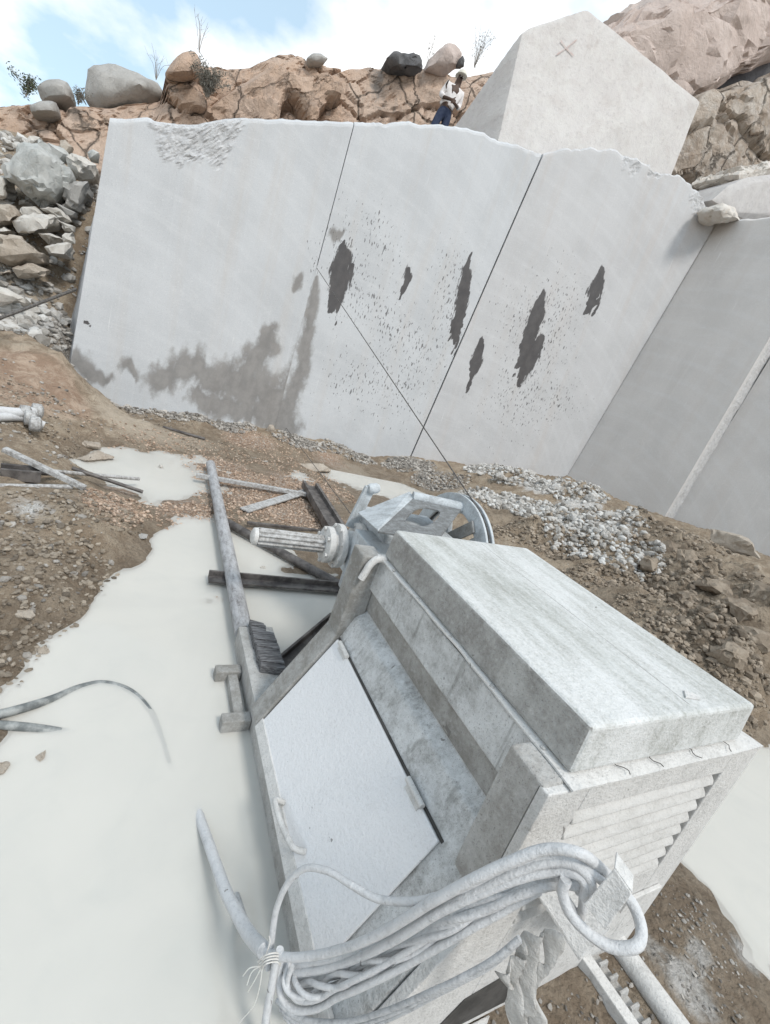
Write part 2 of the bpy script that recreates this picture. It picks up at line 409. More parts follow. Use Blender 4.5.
M['brownrock'] = mat_rock('brown_stone', (0.42, 0.36, 0.295), (0.48, 0.425, 0.36), (0.33, 0.275, 0.22), li=0.15, bump=0.04, sc=4, seams=False)
M['bigblock'] = mat_rock('rough_sawn_block', (0.575, 0.545, 0.525), (0.61, 0.585, 0.565), (0.54, 0.505, 0.48), lichen=(0.43, 0.37, 0.335), li=0.4, bump=0.03, sc=1.0, seams=False, dust=0.35)
M['mudclod'] = mat_rock('mud_crumbs', (0.27, 0.225, 0.175), (0.36, 0.31, 0.25), (0.19, 0.155, 0.12), li=0.05, bump=0.02, sc=5, seams=False, tone=True)
M['granite_plain'] = mat_rock('grey_sawn_stone', (0.47, 0.45, 0.44), (0.51, 0.49, 0.475), (0.44, 0.415, 0.40), li=0.1, bump=0.02, sc=1.5, seams=False, dust=0.2)
M['cream'] = mat_rock('cream_broken_stone', (0.58, 0.53, 0.47), (0.64, 0.60, 0.55), (0.52, 0.45, 0.38), li=0.1, bump=0.06, sc=2, seams=False, dust=0.4)
M['ground'] = mat_ground()
M['water'] = mat_water()
M['gravel'] = mat_rock('grey_gravel', (0.33, 0.305, 0.275), (0.43, 0.405, 0.37), (0.25, 0.225, 0.20), li=0.1, bump=0.01, sc=6, seams=False, tone=True)
M['chips'] = mat_rock('orange_chips', (0.43, 0.31, 0.225), (0.53, 0.42, 0.335), (0.33, 0.22, 0.15), li=0.0, bump=0.01, sc=6, seams=False, tone=True)
M['crush'] = mat_rock('crushed_granite', (0.44, 0.42, 0.39), (0.56, 0.545, 0.52), (0.31, 0.275, 0.23), li=0.05, bump=0.01, sc=4, seams=False, dust=0.3, tone=True)
M['clod'] = mat_rock('earth_clods', (0.29, 0.235, 0.18), (0.37, 0.31, 0.245), (0.20, 0.16, 0.12), li=0.05, bump=0.03, sc=5, seams=False, tone=True)
M['panel'] = mat_dusty('dusty_panel', (0.45, 0.455, 0.445), (0.215, 0.21, 0.195), dust=0.50, grit=0.7, wetspot=0.6)
M['door'] = mat_dusty('dusty_door', (0.50, 0.51, 0.52), (0.34, 0.34, 0.34), dust=0.86, dust_col=(0.75, 0.75, 0.755), grit=0.15, wetspot=0.06, sc=2.2)
M['frame'] = mat_dusty('slurry_frame', (0.42, 0.415, 0.40), (0.31, 0.295, 0.275), dust=0.38, dust_col=(0.56, 0.555, 0.535), grit=0.9)
M['grime'] = mat_dusty('wet_slurry_steel', (0.36, 0.355, 0.34), (0.25, 0.24, 0.22), dust=0.22, dust_col=(0.52, 0.52, 0.51), grit=0.8)
M['lid'] = mat_dusty('dusty_lid', (0.43, 0.445, 0.42), (0.30, 0.305, 0.275), dust=0.48, dust_col=(0.69, 0.695, 0.69), stretch=(2.2, 0.55, 1), sc=1.7, grit=0.35, wetspot=0.0)
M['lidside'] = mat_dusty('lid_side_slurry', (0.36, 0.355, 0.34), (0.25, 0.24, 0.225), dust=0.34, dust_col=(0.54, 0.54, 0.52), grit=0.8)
M['white'] = mat_dusty('chalky_white_steel', (0.48, 0.475, 0.465), (0.33, 0.325, 0.31), dust=0.68, dust_col=(0.655, 0.645, 0.625), grit=0.5, wetspot=0.25, sc=6)
M['slat'] = mat_dusty('dusty_slats', (0.46, 0.455, 0.44), (0.36, 0.35, 0.33), dust=0.62, dust_col=(0.58, 0.57, 0.55), grit=0.35, wetspot=0.0, sc=4)
M['bluesteel'] = mat_dusty('pale_blue_steel', (0.44, 0.48, 0.50), (0.27, 0.285, 0.29), dust=0.45, dust_col=(0.60, 0.63, 0.65), grit=0.3)
M['guard'] = mat_dusty('grey_guard_steel', (0.23, 0.24, 0.24), (0.15, 0.15, 0.148), dust=0.18, dust_col=(0.42, 0.44, 0.45), grit=0.5, sc=6)
M['rubber'] = mat_plain('black_rubber', (0.03, 0.03, 0.032), (0.10, 0.10, 0.10), 14, 0.8)
M['cable'] = mat_dusty('slurry_coated_cable', (0.50, 0.51, 0.52), (0.30, 0.305, 0.31), dust=0.70, dust_col=(0.60, 0.605, 0.61), grit=0.22, sc=9, wetspot=0.12)
M['cable_b'] = mat_dusty('grey_cable', (0.38, 0.40, 0.415), (0.22, 0.23, 0.24), dust=0.55, dust_col=(0.58, 0.585, 0.59), grit=0.2, sc=8, wetspot=0.1)
M['hose'] = mat_plain('wet_hose', (0.13, 0.14, 0.14), (0.34, 0.35, 0.34), 9, 0.45)
M['steel_lt'] = mat_dusty('mud_splashed_light_steel', (0.46, 0.46, 0.46), (0.20, 0.185, 0.17), dust=0.40, dust_col=(0.60, 0.60, 0.59), grit=0.6, sc=9, metal=0.1)
M['steel_dk'] = mat_plain('dark_wet_steel', (0.075, 0.068, 0.065), (0.17, 0.155, 0.145), 9, 0.5, 0.2)
M['pipe'] = mat_dusty('scuffed_steel_pipe', (0.40, 0.40, 0.41), (0.17, 0.16, 0.155), dust=0.45, dust_col=(0.52, 0.525, 0.535), grit=0.7, sc=10, metal=0.1, stretch=(1, 0.25, 1))
M['wood'] = mat_plain('split_wet_timber', (0.09, 0.088, 0.09), (0.26, 0.26, 0.265), 11, 0.85, 0, 0.02, (1, 9, 9))
M['twine'] = mat_plain('white_twine', (0.62, 0.60, 0.56), (0.70, 0.69, 0.66), 30, 0.9)
M['rag'] = mat_plain('slurry_soaked_sheet', (0.46, 0.445, 0.42), (0.60, 0.59, 0.565), 9, 0.9, 0, 0.02)
M['redmark'] = mat_plain('faded_red_paint', (0.53, 0.41, 0.38), (0.56, 0.50, 0.475), 12, 0.9)
M['wire'] = mat_plain('wire_rope', (0.07, 0.065, 0.06), (0.16, 0.15, 0.14), 40, 0.6, 0.2)
M['shadow_gap'] = mat_plain('gap_shade_dark', (0.05, 0.048, 0.045), (0.09, 0.085, 0.08), 6, 0.9)  # dark colour stands in for the shade in gaps, openings and cracks
M['skin'] = mat_plain('dark_skin', (0.062, 0.036, 0.026), (0.085, 0.05, 0.036), 12, 0.55, 0, 0.001)
M['shirt'] = mat_plain('white_shirt', (0.66, 0.63, 0.62), (0.74, 0.71, 0.70), 9, 0.9, 0, 0.006)
M['trousers'] = mat_plain('navy_trousers', (0.022, 0.032, 0.065), (0.04, 0.052, 0.09), 9, 0.9, 0, 0.006)
M['helmet'] = mat_plain('white_helmet', (0.62, 0.60, 0.52), (0.68, 0.66, 0.58), 5, 0.45, 0, 0.001)
M['boot'] = mat_plain('dark_boots', (0.03, 0.026, 0.022), (0.06, 0.05, 0.04), 9, 0.8)
M['leaf'] = mat_plain('dusty_leaves', (0.075, 0.095, 0.055), (0.12, 0.135, 0.085), 7, 0.8)
M['leaf_grey'] = mat_plain('grey_brush', (0.17, 0.165, 0.14), (0.23, 0.22, 0.19), 7, 0.85)
M['twig'] = mat_plain('dry_twigs', (0.24, 0.215, 0.185), (0.32, 0.29, 0.255), 12, 0.9)

# ------------------------------------------------------------------ walls of sawn granite
def block_plane(a, b, top=None):
    """origin at z = 0, direction along the base, outward normal (towards the camera), up vector lying in the face"""
    d = np.array([b[0] - a[0], b[1] - a[1], 0.0]); d /= np.linalg.norm(d); nh = np.array([d[1], -d[0], 0.0]); k = 0.0
    if top is not None:
        t = np.asarray(top) - np.asarray(a); k = np.dot(t, nh) / t[2]
    up = np.array([0, 0, 1.0]) + k * nh
    n = np.cross(d, up); n /= np.linalg.norm(n)
    return np.asarray(a, float) - up * a[2], d, n, up
def stroke_field(S, Z, strokes):
    out = np.zeros(S.shape); q = np.stack([S.ravel() * 3, Z.ravel() * 1.3, Z.ravel() * 0], 1)
    S = S + 0.07 * fbm(q, 1, 4, 301).reshape(S.shape); Z = Z + 0.22 * fbm(q * (3.2, .5, 1), 1, 4, 302).reshape(S.shape)
    for pts in strokes:
        for (s0, z0, r0), (s1, z1, r1) in zip(pts[:-1], pts[1:]):
            dx, dz = s1 - s0, z1 - z0; L2 = dx * dx + dz * dz + 1e-9
            t = np.clip(((S - s0) * dx + (Z - z0) * dz) / L2, 0, 1)
            d = np.hypot(S - s0 - t * dx, Z - z0 - t * dz); r = r0 + (r1 - r0) * t
            out = np.maximum(out, np.clip(1.0 - 0.5 * d / r, 0, 1))
    return out                                            # 0.5 at the stain's outline
def granite_block(name, label, plane, left, right, top_px, mat, depth=(0.0, 3.2), zb=-0.4, gap=(0.0, 0.0), gap_z=(-9, -9), step=0.045,
                  wet=(), damp=(), splat=(), rough=(), jag=0.03, side_flare=0.0, group=None, drop=0.0):
    o0, d, n, upv = plane
    def sz(px, py):
        P = at_plane(px, py, o0, n); return np.array([np.dot(P - o0, d), P[2]])
    def edge(e):
        if callable(e): return e
        p, q = sz(*e[0]), sz(*e[1]); return lambda z: p[0] + (q[0] - p[0]) * (z - p[1]) / (q[1] - p[1])
    eL, eR = edge(left), edge(right)
    gL = lambda z: np.where(np.asarray(z) > gap_z[0], gap[0], 0.0006); gR = lambda z: np.where(np.asarray(z) > gap_z[1], gap[1], 0.0006)
    if top_px is None:
        tp = np.array([[0, 6.4], [1, 6.9]]); tu = tp[:, 0]
    else:
        tp = np.array([sz(*p) for p in top_px]); tu = (tp[:, 0] - eL(tp[:, 1])) / (eR(tp[:, 1]) - eL(tp[:, 1]))
    o = np.argsort(tu); tu, tz = tu[o], tp[o, 1]
    wid = abs(eR(2.0) - eL(2.0)); nu = int(wid / step) + 2; nv = int((tz.max() - zb) / step) + 2
    u = np.linspace(0, 1, nu); ztop = np.interp(u, tu, tz)
    s_top = u * wid
    ztop = ztop + jag * fbm(np.stack([s_top * 2.2, s_top * 0 + zb, s_top * 0 + 3.3], 1), 1.6, 5, 3) + 0.4 * jag * fbm(np.stack([s_top * 9, s_top * 0, s_top * 0 + 1.3], 1), 1, 3, 9)
    v = np.linspace(0, 1, nv)
    U, Vv = np.meshgrid(u, v); ZT = np.tile(ztop, (nv, 1)); Z = zb + Vv * (ZT - zb)
    S = (eL(Z) + gL(Z)) * (1 - U) + (eR(Z) - gR(Z)) * U
    def runs(lst):
        out = list(lst); r_ = random.Random(5)
        for st in lst:
            if max(q[2] for q in st) < .06: continue
            for k in range(9):
                a, b = r_.choice(list(zip(st[:-1], st[1:]))); s0, s1 = st[0], st[-1]
                t = r_.random(); rad = a[2] + (b[2] - a[2]) * t; p = np.array([a[0] + (b[0] - a[0]) * t + r_.uniform(-1.25, 1.1) * rad, a[1] + (b[1] - a[1]) * t]); L_ = r_.uniform(.12, .6) * (1 if k else 1.3)
                dv = np.array([s1[0] - s0[0], s1[1] - s0[1]]); dv = dv / (np.linalg.norm(dv) + 1e-6) * .6 + np.array([0, -1.0]) * .4
                out.append([(p[0], p[1], r_.uniform(.015, .045)), (p[0] + dv[0] * L_, p[1] + dv[1] * L_, .008)])
        return out
    conv = lambda lst: [[(*sz(px, py), r) for (px, py, r) in st] for st in lst]
    f_wet, f_damp, f_spl, f_rgh = (stroke_field(S, Z, runs(conv(x)) if x is wet and len(wet) else conv(x)) for x in (wet, damp, splat, rough))
    P3 = np.stack([S.ravel(), Z.ravel(), np.zeros(S.size)], 1)
    rg = sstep(0.42, 0.62, f_rgh.ravel() + 0.35 * fbm(P3, 2.2, 4, 21)) if len(rough) else np.zeros(S.size)
    # spalls along the top arris
    tope = np.clip(1 - (ZT - Z).ravel() / 0.10, 0, 1)
    spall = sstep(0.05, 0.45, fbm(P3 * (1, 0.2, 1), 2.0, 4, 31)) * tope
    rg = np.maximum(rg, spall * 0.9)
    rec = 0.006 * fbm(P3, 0.5, 3, 5) - rg * (0.02 + 0.03 * fbm(P3, 6, 5, 13) + 0.03 * fbm(P3, 20, 3, 14)) - 0.06 * tope ** 3
    V = o0 + np.outer(S.ravel(), d) + np.outer(Z.ravel(), upv) + np.outer(rec, n)
    idx = np.arange(nu * nv).reshape(nv, nu)
    faces = np.stack([idx[:-1, :-1], idx[:-1, 1:], idx[1:, 1:], idx[1:, :-1]], -1).reshape(-1, 4)
    # top: rows going back
    nd = 9 if not drop else 15; dep = np.array([depth[0], depth[1], 0.0]); back = [V]; rows = [idx[-1]]; base = len(V); FP = [np.stack([S.ravel(), Z.ravel(), np.zeros(S.size)], 1)]
    tv = V[idx[-1]]
    for k in range(1, nd):
        t = (k / (nd - 1)) ** 1.5
        r = tv + dep * t; r[:, 2] += 0.09 * fbm(r, 1.3, 4, 41) * min(1, k / 2) - drop * sstep(0.05, 0.16, np.array(t))
        back.append(r); rows.append(np.arange(base, base + nu)); base += nu
        FP.append(np.stack([r[:, 0], r[:, 1], r[:, 2] * 0 + 5], 1))
    faces = [faces]
    for a, b in zip(rows[:-1], rows[1:]):
        faces.append(np.stack([a[:-1], a[1:], b[1:], b[:-1]], -1))
    # back bottom row and side sheets
    def side(colidx, topchain, flip, flare):
        nonlocal base
        fr = V[colidx]; prev = colidx
        for k in range(1, nd):
            t = (k / (nd - 1)) ** 1.5
            r = fr + dep * t; r[:, 2] = fr[:, 2]
            zz = (fr[-1, 2] - fr[:, 2]) / (fr[-1, 2] - fr[0, 2])
            r += np.outer(flare * t * zz, -d) + np.outer(0.05 * fbm(r, 1.8, 4, 77) * min(t * 6, 1), d)
            ids = np.arange(base, base + nv - 1); back.append(r[:-1]); FP.append(np.stack([r[:-1, 1], r[:-1, 2], r[:-1, 2] * 0 + 9], 1)); base += nv - 1
            ids = np.append(ids, topchain[k])
            q = np.stack([prev[:-1], prev[1:], ids[1:], ids[:-1]], -1)
            faces.append(q if flip else q[:, ::-1]); prev = ids
        return prev
    lback = side(idx[:, 0], [r[0] for r in rows], True, side_flare)
    rback = side(idx[:, -1], [r[-1] for r in rows], False, 0.0)
    Vall = np.concatenate(back); Fall = np.concatenate(faces)
    ob = mesh_fast(name, Vall, Fall, mat)
    n_all = len(Vall); pad = lambda a, x=0.0: np.concatenate([np.ravel(a), np.full(n_all - S.size, x)])
    fattr(ob, 'wet', pad(f_wet)); fattr(ob, 'damp', pad(f_damp)); fattr(ob, 'splat', pad(f_spl)); fattr(ob, 'rough', pad(rg, 1.0)); vattr(ob, 'facepos', np.concatenate(FP))
    rebase(ob)
    tag(ob, label, 'stone block', group)
    return ob, tz.mean()

pL, pS1, pS2, pS3, pS4 = at_z(65, 395, 0.1), at_z(283, 430, 0.25), at_z(410, 458, 0.25), at_z(567, 478, 0.87), at_z(665, 516, 0.95)
GR = 'sawn granite blocks of the quarry wall'
PL1 = block_plane(pL, pS1); PL2 = block_plane(pS1, pS2, at_plane(355, 121, PL1[0], PL1[2]))
PL3 = block_plane(pS2, pS3, at_plane(543, 154, PL2[0], PL2[2])); PL4 = block_plane(pS3, pS4, at_plane(717, 224, PL3[0], PL3[2]))
S1 = ((274, 430), (355, 121)); S2 = ((410, 458), (543, 154)); S3 = ((567, 478), (717, 224))
zcut = at_plane(317, 266, PL1[0], PL1[2])[2]
granite_block('granite_block', 'leftmost sawn granite block, broken patch on top edge, grey damp patch at its foot', PL1,
              ((65, 395), (110, 117)), S1,
              [(110, 117), (125, 118), (150, 117), (158, 121), (180, 124), (215, 120), (238, 117), (270, 119), (300, 118), (330, 121), (355, 121)],
              M['granite'], depth=(-0.2, 3.0), gap=(0, 0.008), gap_z=(9, zcut), side_flare=0.6, group=GR,
              damp=[[(160, 378, .28), (185, 368, .34), (215, 380, .40), (245, 385, .50), (270, 395, .55)], [(262, 350, .25), (272, 330, .14)], [(280, 420, .3), (240, 410, .3), (200, 398, .25)],
                    [(78, 362, .22), (92, 372, .16), (110, 378, .1)], [(128, 368, .13), (134, 372, .1)], [(296, 283, .13), (293, 292, .08)], [(312, 290, .07), (306, 325, .12), (298, 360, .17), (288, 390, .26), (276, 425, .42)],
                    [(252, 362, .3), (270, 345, .2)]],
              wet=[[(84, 320, .035), (86, 320, .03)]], splat=[[(335, 240, .5), (318, 262, .35)]],
              rough=[[(158, 126, .14), (172, 140, .26), (190, 150, .22)], [(180, 130, .3), (205, 138, .30), (224, 128, .22), (238, 121, .12)]])
granite_block('granite_block', 'sawn granite block with three wet splashes, right of the leftmost block at the wire cut', PL2,
              S1, S2, [(355, 121), (385, 123), (410, 121), (440, 124), (465, 128), (480, 131), (510, 142), (543, 153)],
              M['granite'], depth=(0.1, 3.0), gap=(0.009, 0.02), gap_z=(zcut, -9), group=GR, jag=0.05, drop=0.95,
              wet=[[(344, 244, .05), (345, 256, .17), (341, 272, .26), (337, 292, .20), (331, 312, .07)], [(408, 264, .05), (407, 276, .13), (403, 288, .04)],
                   [(470, 258, .05), (466, 275, .16), (461, 305, .19), (455, 330, .14), (452, 345, .06)]],
              splat=[[(340, 235, .7), (350, 250, .7), (360, 300, .9), (390, 330, .9), (430, 350, .9), (400, 390, 1.2), (350, 380, .8)], [(452, 270, .7), (448, 330, .8)], [(375, 225, .6), (385, 250, .6)]],
              damp=[[(316, 278, .05), (313, 300, .13), (309, 330, .16), (302, 365, .18), (291, 395, .20), (280, 425, .42)], [(290, 425, .3), (272, 425, .3)], [(330, 235, .1), (345, 228, .08)]])
granite_block('granite_block', 'tall sawn granite block with chipped top right corner and long dark wet runs', PL3,
              S2, S3, [(543, 153), (555, 150), (570, 148), (580, 150), (595, 146), (612, 147), (625, 155), (640, 160), (655, 168), (668, 170), (690, 180), (705, 195), (712, 212), (717, 224)],
              M['granite_b'], depth=(0.6, 3.0), gap=(0.02, 0.035), group=GR, jag=0.10, step=0.06,
              wet=[[(544, 291, .06), (536, 315, .22), (528, 342, .18), (519, 368, .05)], [(542, 337, .06), (533, 356, .2), (523, 378, .13), (518, 390, .04)],
                   [(601, 273, .1), (595, 290, .22), (588, 310, .06)], [(482, 340, .05), (477, 360, .14), (470, 380, .05)]],
              splat=[[(520, 320, 1.0), (560, 300, 1.0), (520, 400, 1.4), (560, 400, .9)], [(470, 390, .8)]],
              rough=[[(703, 196, .22), (699, 206, .28), (700, 214, .12)], [(628, 160, .2), (634, 166, .12)], [(655, 170, .14), (660, 174, .1)]])
b4top = [(717, 222), (735, 219), (752, 217), (770, 215), (830, 212)]
s4x = at_plane(665, 516, PL4[0], PL4[2]); s4t = at_plane(770, 337, PL4[0], PL4[2])
granite_block('granite_block', 'shaded grey sawn granite wall face between the tall chipped block and the narrow pale step', PL4,
              S3, ((665, 516), (770, 337)), b4top, M['granite_c'], depth=(3.0, 0.0), gap=(-0.30, 0.0), gap_z=(-9, 9), group=GR, jag=0.04, step=0.07, splat=[[(620, 330, 0.3), (625, 345, .3)]])
PL5 = (PL4[0] + np.array([0.36, 0, 0]),) + PL4[1:]
granite_block('granite_block', 'sawn granite wall face set back behind the narrow pale step at the right edge', PL5,
              ((670, 520), (770, 357)), lambda z: np.asarray(z) * 0 + 11.0, None, M['granite_c'], depth=(3.0, 0.0), gap=(0.015, 0.0), group=GR, step=0.1)

# ------------------------------------------------------------------ ground
CTRL = []
def cz(px, py, z): CTRL.append(at_z(px, py, z))
def cy(px, py, y): CTRL.append(at_y(px, py, y))
for p in [(150, 900), (60, 1000), (200, 700), (120, 620), (200, 580), (60, 800), (210, 830), (100, 720), (280, 640), (215, 960), (250, 700), (230, 560)]: cz(*p, -0.13)
for p in [(310, 590), (270, 590)]: cz(*p, -0.03)
for p in [(18, 690), (44, 640), (104, 580), (152, 534), (245, 530), (285, 570), (205, 600), (0, 735), (-60, 800), (225, 1015)]: cz(*p, 0.004)
for p in [(105, 462), (140, 478), (172, 490), (85, 470), (185, 482)]: cz(*p, -0.035)
for p in [(50, 462), (92, 446), (150, 452), (197, 478), (196, 500), (150, 503), (100, 484)]: cz(*p, 0.006)
for p in [(345, 470), (380, 482), (410, 490), (430, 500)]: cz(*p, -0.03)
for p in [(325, 462), (380, 465), (345, 485), (395, 500)]: cz(*p, 0.01)
for p in [(0, 480), (50, 530), (60, 490), (90, 520), (0, 540)]: cz(*p, 0.24)
for p in [(0, 610), (30, 600)]: cz(*p, 0.16)
for p in [(115, 520), (70, 575), (120, 500)]: cz(*p, 0.15)
for p in [(0, 430), (30, 425), (50, 440)]: cz(*p, 0.30)
for p in [(120, 410), (160, 420), (220, 430)]: cz(*p, 0.06)
for p in [(200, 440), (250, 480), (290, 500), (270, 515), (320, 500), (330, 530)]: cz(*p, 0.035)
for p in [(240, 455), (300, 460)]: cz(*p, 0.03)
for p in [(75, 388), (100, 392), (150, 400), (200, 415), (250, 425), (283, 433), (340, 446), (400, 460)]: cz(*p, 0.24)
for x, y in [(-1.2, 9.9), (0.5, 10.2), (2.4, 10.6), (5, 10.7), (8, 10.6), (10.5, 9.6)]: CTRL.append(np.array([x, y, 0.25]))
cz(30, 390, 0.45); cy(30, 340, 8.6); cy(20, 300, 9.6); cy(40, 270, 10.3); cy(50, 200, 12.0); cy(50, 150, 13.6); cy(10, 330, 8.8); cy(60, 350, 8.4); cy(-40, 300, 9.4); cy(-60, 200, 12); cy(-60, 130, 14.5); cy(10, 130, 14.8)
cy(60, 310, 9.4); cy(85, 200, 12.0); cy(-150, 330, 9); cy(-200, 200, 14)
for p, z in [((450, 458), .42), ((480, 466), .62), ((520, 472), .80), ((567, 480), .92), ((610, 500), .98), ((640, 515), 1.0), ((700, 548), 1.0), ((740, 570), 1.02), ((790, 600), 1.02),
             ((470, 500), .34), ((520, 520), .5), ((560, 530), .58), ((600, 560), .55), ((640, 590), .6), ((700, 620), .62), ((745, 640), .66),
             ((510, 535), .18), ((560, 565), .18), ((620, 605), .2), ((680, 650), .16), ((730, 690), .12), ((760, 690), .3), ((420, 470), .22), ((440, 490), .12)]: cz(*p, z)
for p in [(740, 790), (720, 860), (760, 900), (800, 850), (745, 740)]: cz(*p, -0.10)
for p in [(768, 705), (692, 878), (730, 925), (768, 968)]: cz(*p, 0.004)
for p in [(700, 930), (560, 1012), (640, 965), (720, 990), (770, 1015), (600, 1000), (670, 905)]: cz(*p, 0.05)
for x, y, z in [(1.0, 1.0, -.06), (1.6, 1.0, 0.0), (1.5, 1.6, -.02), (2.6, 1.6, -.02), (2.0, 2.4, 0.0), (1.2, 2.2, -.06), (2.9, 2.6, 0.05), (1.0, .2, 0.03), (.4, .1, -.03), (.4, -.4, .08), (1.6, -.4, .1), (3, -.4, .1), (-.6, -.3, .05), (-1.2, .6, .03),
                (-2, -3, .2), (3, -3, .2), (8, -3, .4), (-6, 0, .5), (-6, 5, .9), (-8, 9, 2.0), (-9, 14, 4.5), (-7, 18, 5.2), (8, 0, .5), (14, 1, .9), (14, 6, 1.0), (16, 12, 2.0),
                (-1, 14.5, 3.6), (2, 14.5, 5.2), (6, 15.0, 6.4), (11, 14.0, 6.6), (-4, 18, 5.0), (4, 19, 6.0), (12, 19, 7.0), (20, 18, 7.0),
                (-60, -60, 1), (60, -60, 1), (-60, 60, 4), (60, 60, 5), (0, -60, 1), (0, 70, 5), (70, 0, 2), (-70, 0, 2)]: CTRL.append(np.array([x, y, float(z)]))
CP = np.array(CTRL)
_K = np.sqrt(((CP[:, None, :2] - CP[None, :, :2]) ** 2).sum(-1) + 0.0004) + np.eye(len(CP)) * -0.02
_A = np.block([[_K, np.ones((len(CP), 1))], [np.ones((1, len(CP))), np.zeros((1, 1))]])
_wts = np.linalg.solve(_A, np.append(CP[:, 2], 0.0))
def blob_field(XY, blobs):
    out = np.zeros(len(XY))
    for P, r, k in blobs:
        out = np.maximum(out, k * np.exp(-((XY - P[:2]) ** 2).sum(1) / (r * r)))
    return out
def floor_hit(px, py, z0=0.05):
    """where the sight line meets the ground"""
    z = z0
    for _ in range(14):
        P = at_z(px, py, z); z = 0.55 * z + 0.45 * max(float(base_z(P[None, :2])[0]), -0.01)
    return at_z(px, py, z)
def gb(lst):
    return [(floor_hit(px, py, z), r, k) for px, py, z, r, k in lst]
def base_z(XY):
    XY = np.asarray(XY, float); out = np.empty(len(XY))
    for i in range(0, len(XY), 20000):
        q = XY[i:i + 20000]
        out[i:i + 20000] = np.sqrt(((q[:, None, :] - CP[None, :, :2]) ** 2).sum(-1) + 0.0004) @ _wts[:-1] + _wts[-1]
    return np.clip(out, -0.3, 9.0)
PILE = gb([(480, 466, .6, .5, 1), (520, 480, .75, .7, 1), (567, 490, .8, .9, 1), (620, 520, .9, .9, 1), (680, 560, .85, 1.0, 1), (740, 600, .8, 1.1, 1), (600, 545, .6, .7, 1), (660, 590, .55, .7, 1), (720, 650, .4, .6, 1), (540, 530, .5, .5, 1)])
def ground_z(XY):
    XY = np.asarray(XY, float); z = base_z(XY)
    P = np.concatenate([XY, np.zeros((len(XY), 1))], 1)
    near = np.exp(-np.maximum(np.linalg.norm(XY - (2, 4), axis=1) - 9, 0) / 6)
    dry = sstep(-0.06, 0.10, z)
    pile = blob_field(XY, PILE)
    hill = sstep(0.5, 1.2, z) * (1 - pile)
    z = z + near * (0.012 + 0.03 * dry + 0.09 * hill) * fbm(P, 1.3, 5, 51, 0.55) + near * dry * 0.014 * fbm(P, 7, 4, 61)
    f1, f21, cid = worley(P * 3.2 + 0.35 * np.stack([fbm(P, 2, 2, 81), fbm(P, 2, 2, 82), 0 * z], 1), 5)
    f1b, f21b, cidb = worley(P * 8.5, 9)
    z = z + pile * (0.42 * fbm(P, 1.5, 6, 71, .68) + (cid - 0.5) * 0.15 * sstep(0, .25, f21) + (cidb - 0.5) * 0.09 * sstep(0, .3, f21b) + 0.11)
    lump = dry * (1 - pile) * near
    z = z + lump * (0.045 * (cidb - 0.5) * sstep(0, .3, f21b) + 0.075 * fbm(P, 2.6, 5, 91, .62))
    return z
def graded(a, b, st, lo, hi, g=1.16):
    v = list(np.arange(a, b, st)); d = st; x = v[-1]
    while x < hi: d *= g; x += d; v.append(x)
    d = st; x = a; pre = []
    while x > lo: d *= g; x -= d; pre.append(x)
    return np.array(pre[::-1] + v)
gx = graded(-3.0, 10.6, 0.055, -900, 900); gy = graded(-0.4, 10.0, 0.05, -900, 900, 1.10)
GXX, GYY = np.meshgrid(gx, gy); XYg = np.stack([GXX.ravel(), GYY.ravel()], 1)
Zg = ground_z(XYg)
gi = np.arange(len(XYg)).reshape(GXX.shape)
ground = mesh_fast('ground', np.concatenate([XYg, Zg[:, None]], 1), np.stack([gi[:-1, :-1], gi[:-1, 1:], gi[1:, 1:], gi[1:, :-1]], -1).reshape(-1, 4), M['ground'], True)
tag(ground, kind='structure', label='muddy quarry floor with puddles, gravel and rubble banks')
fattr(ground, 'orange', blob_field(XYg, gb([(250, 490, .03, .75, 1), (290, 510, .03, .6, 1), (215, 470, .03, .8, .85), (245, 540, .02, .35, 1), (250, 590, .0, .28, .9), (300, 485, .03, .7, .9), (110, 505, .15, .35, .75), (190, 510, .02, .45, .8), (330, 460, .05, .6, .7), (250, 440, .05, .7, .75), (120, 490, .1, .25, .8), (325, 520, .03, .4, .9)])))
fattr(ground, 'grey', blob_field(XYg, gb([(90, 392, .25, .7, 1), (130, 400, .2, .6, 1), (180, 412, .2, .5, 1), (230, 424, .2, .4, .9), (300, 440, .2, .45, 1), (350, 450, .2, .5, 1), (410, 462, .2, .6, 1), (440, 480, .2, .7, .9), (35, 335, .8, .5, .6)])))
fattr(ground, 'red', blob_field(XYg, gb([(25, 375, .55, .8, 1), (50, 390, .45, .6, 1), (10, 395, .4, .5, .9)]) + [(at_y(20, 320, 9.2), 1.0, .55), (at_y(30, 290, 10), .8, .4)]))
fattr(ground, 'white', blob_field(XYg, gb([(30, 505, .24, .2, .65), (10, 420, .3, .3, .5), (500, 470, .7, .45, 1), (540, 490, .75, .5, 1), (580, 505, .8, .5, .95), (520, 505, .55, .4, .9), (560, 525, .6, .4, .9), (610, 530, .75, .4, .8), (690, 985, .04, .14, .8), (650, 945, .04, .12, .6), (745, 955, .02, .12, .6), (700, 950, .03, .1, .6)]) + [(at_y(15, 318, 9.3), .45, .75), (at_y(40, 310, 9.3), .4, .7)]))
fattr(ground, 'silt', blob_field(XYg, gb([(140, 425, .06, .9, .8), (180, 440, .04, .8, .8), (200, 500, .0, .3, .7), (740, 760, .0, .6, .8), (350, 470, .0, .6, .8), (430, 500, .02, .5, .7)]) + [(at_y(25, 285, 10), .7, .7), (at_y(20, 350, 8.3), .4, .5)]))
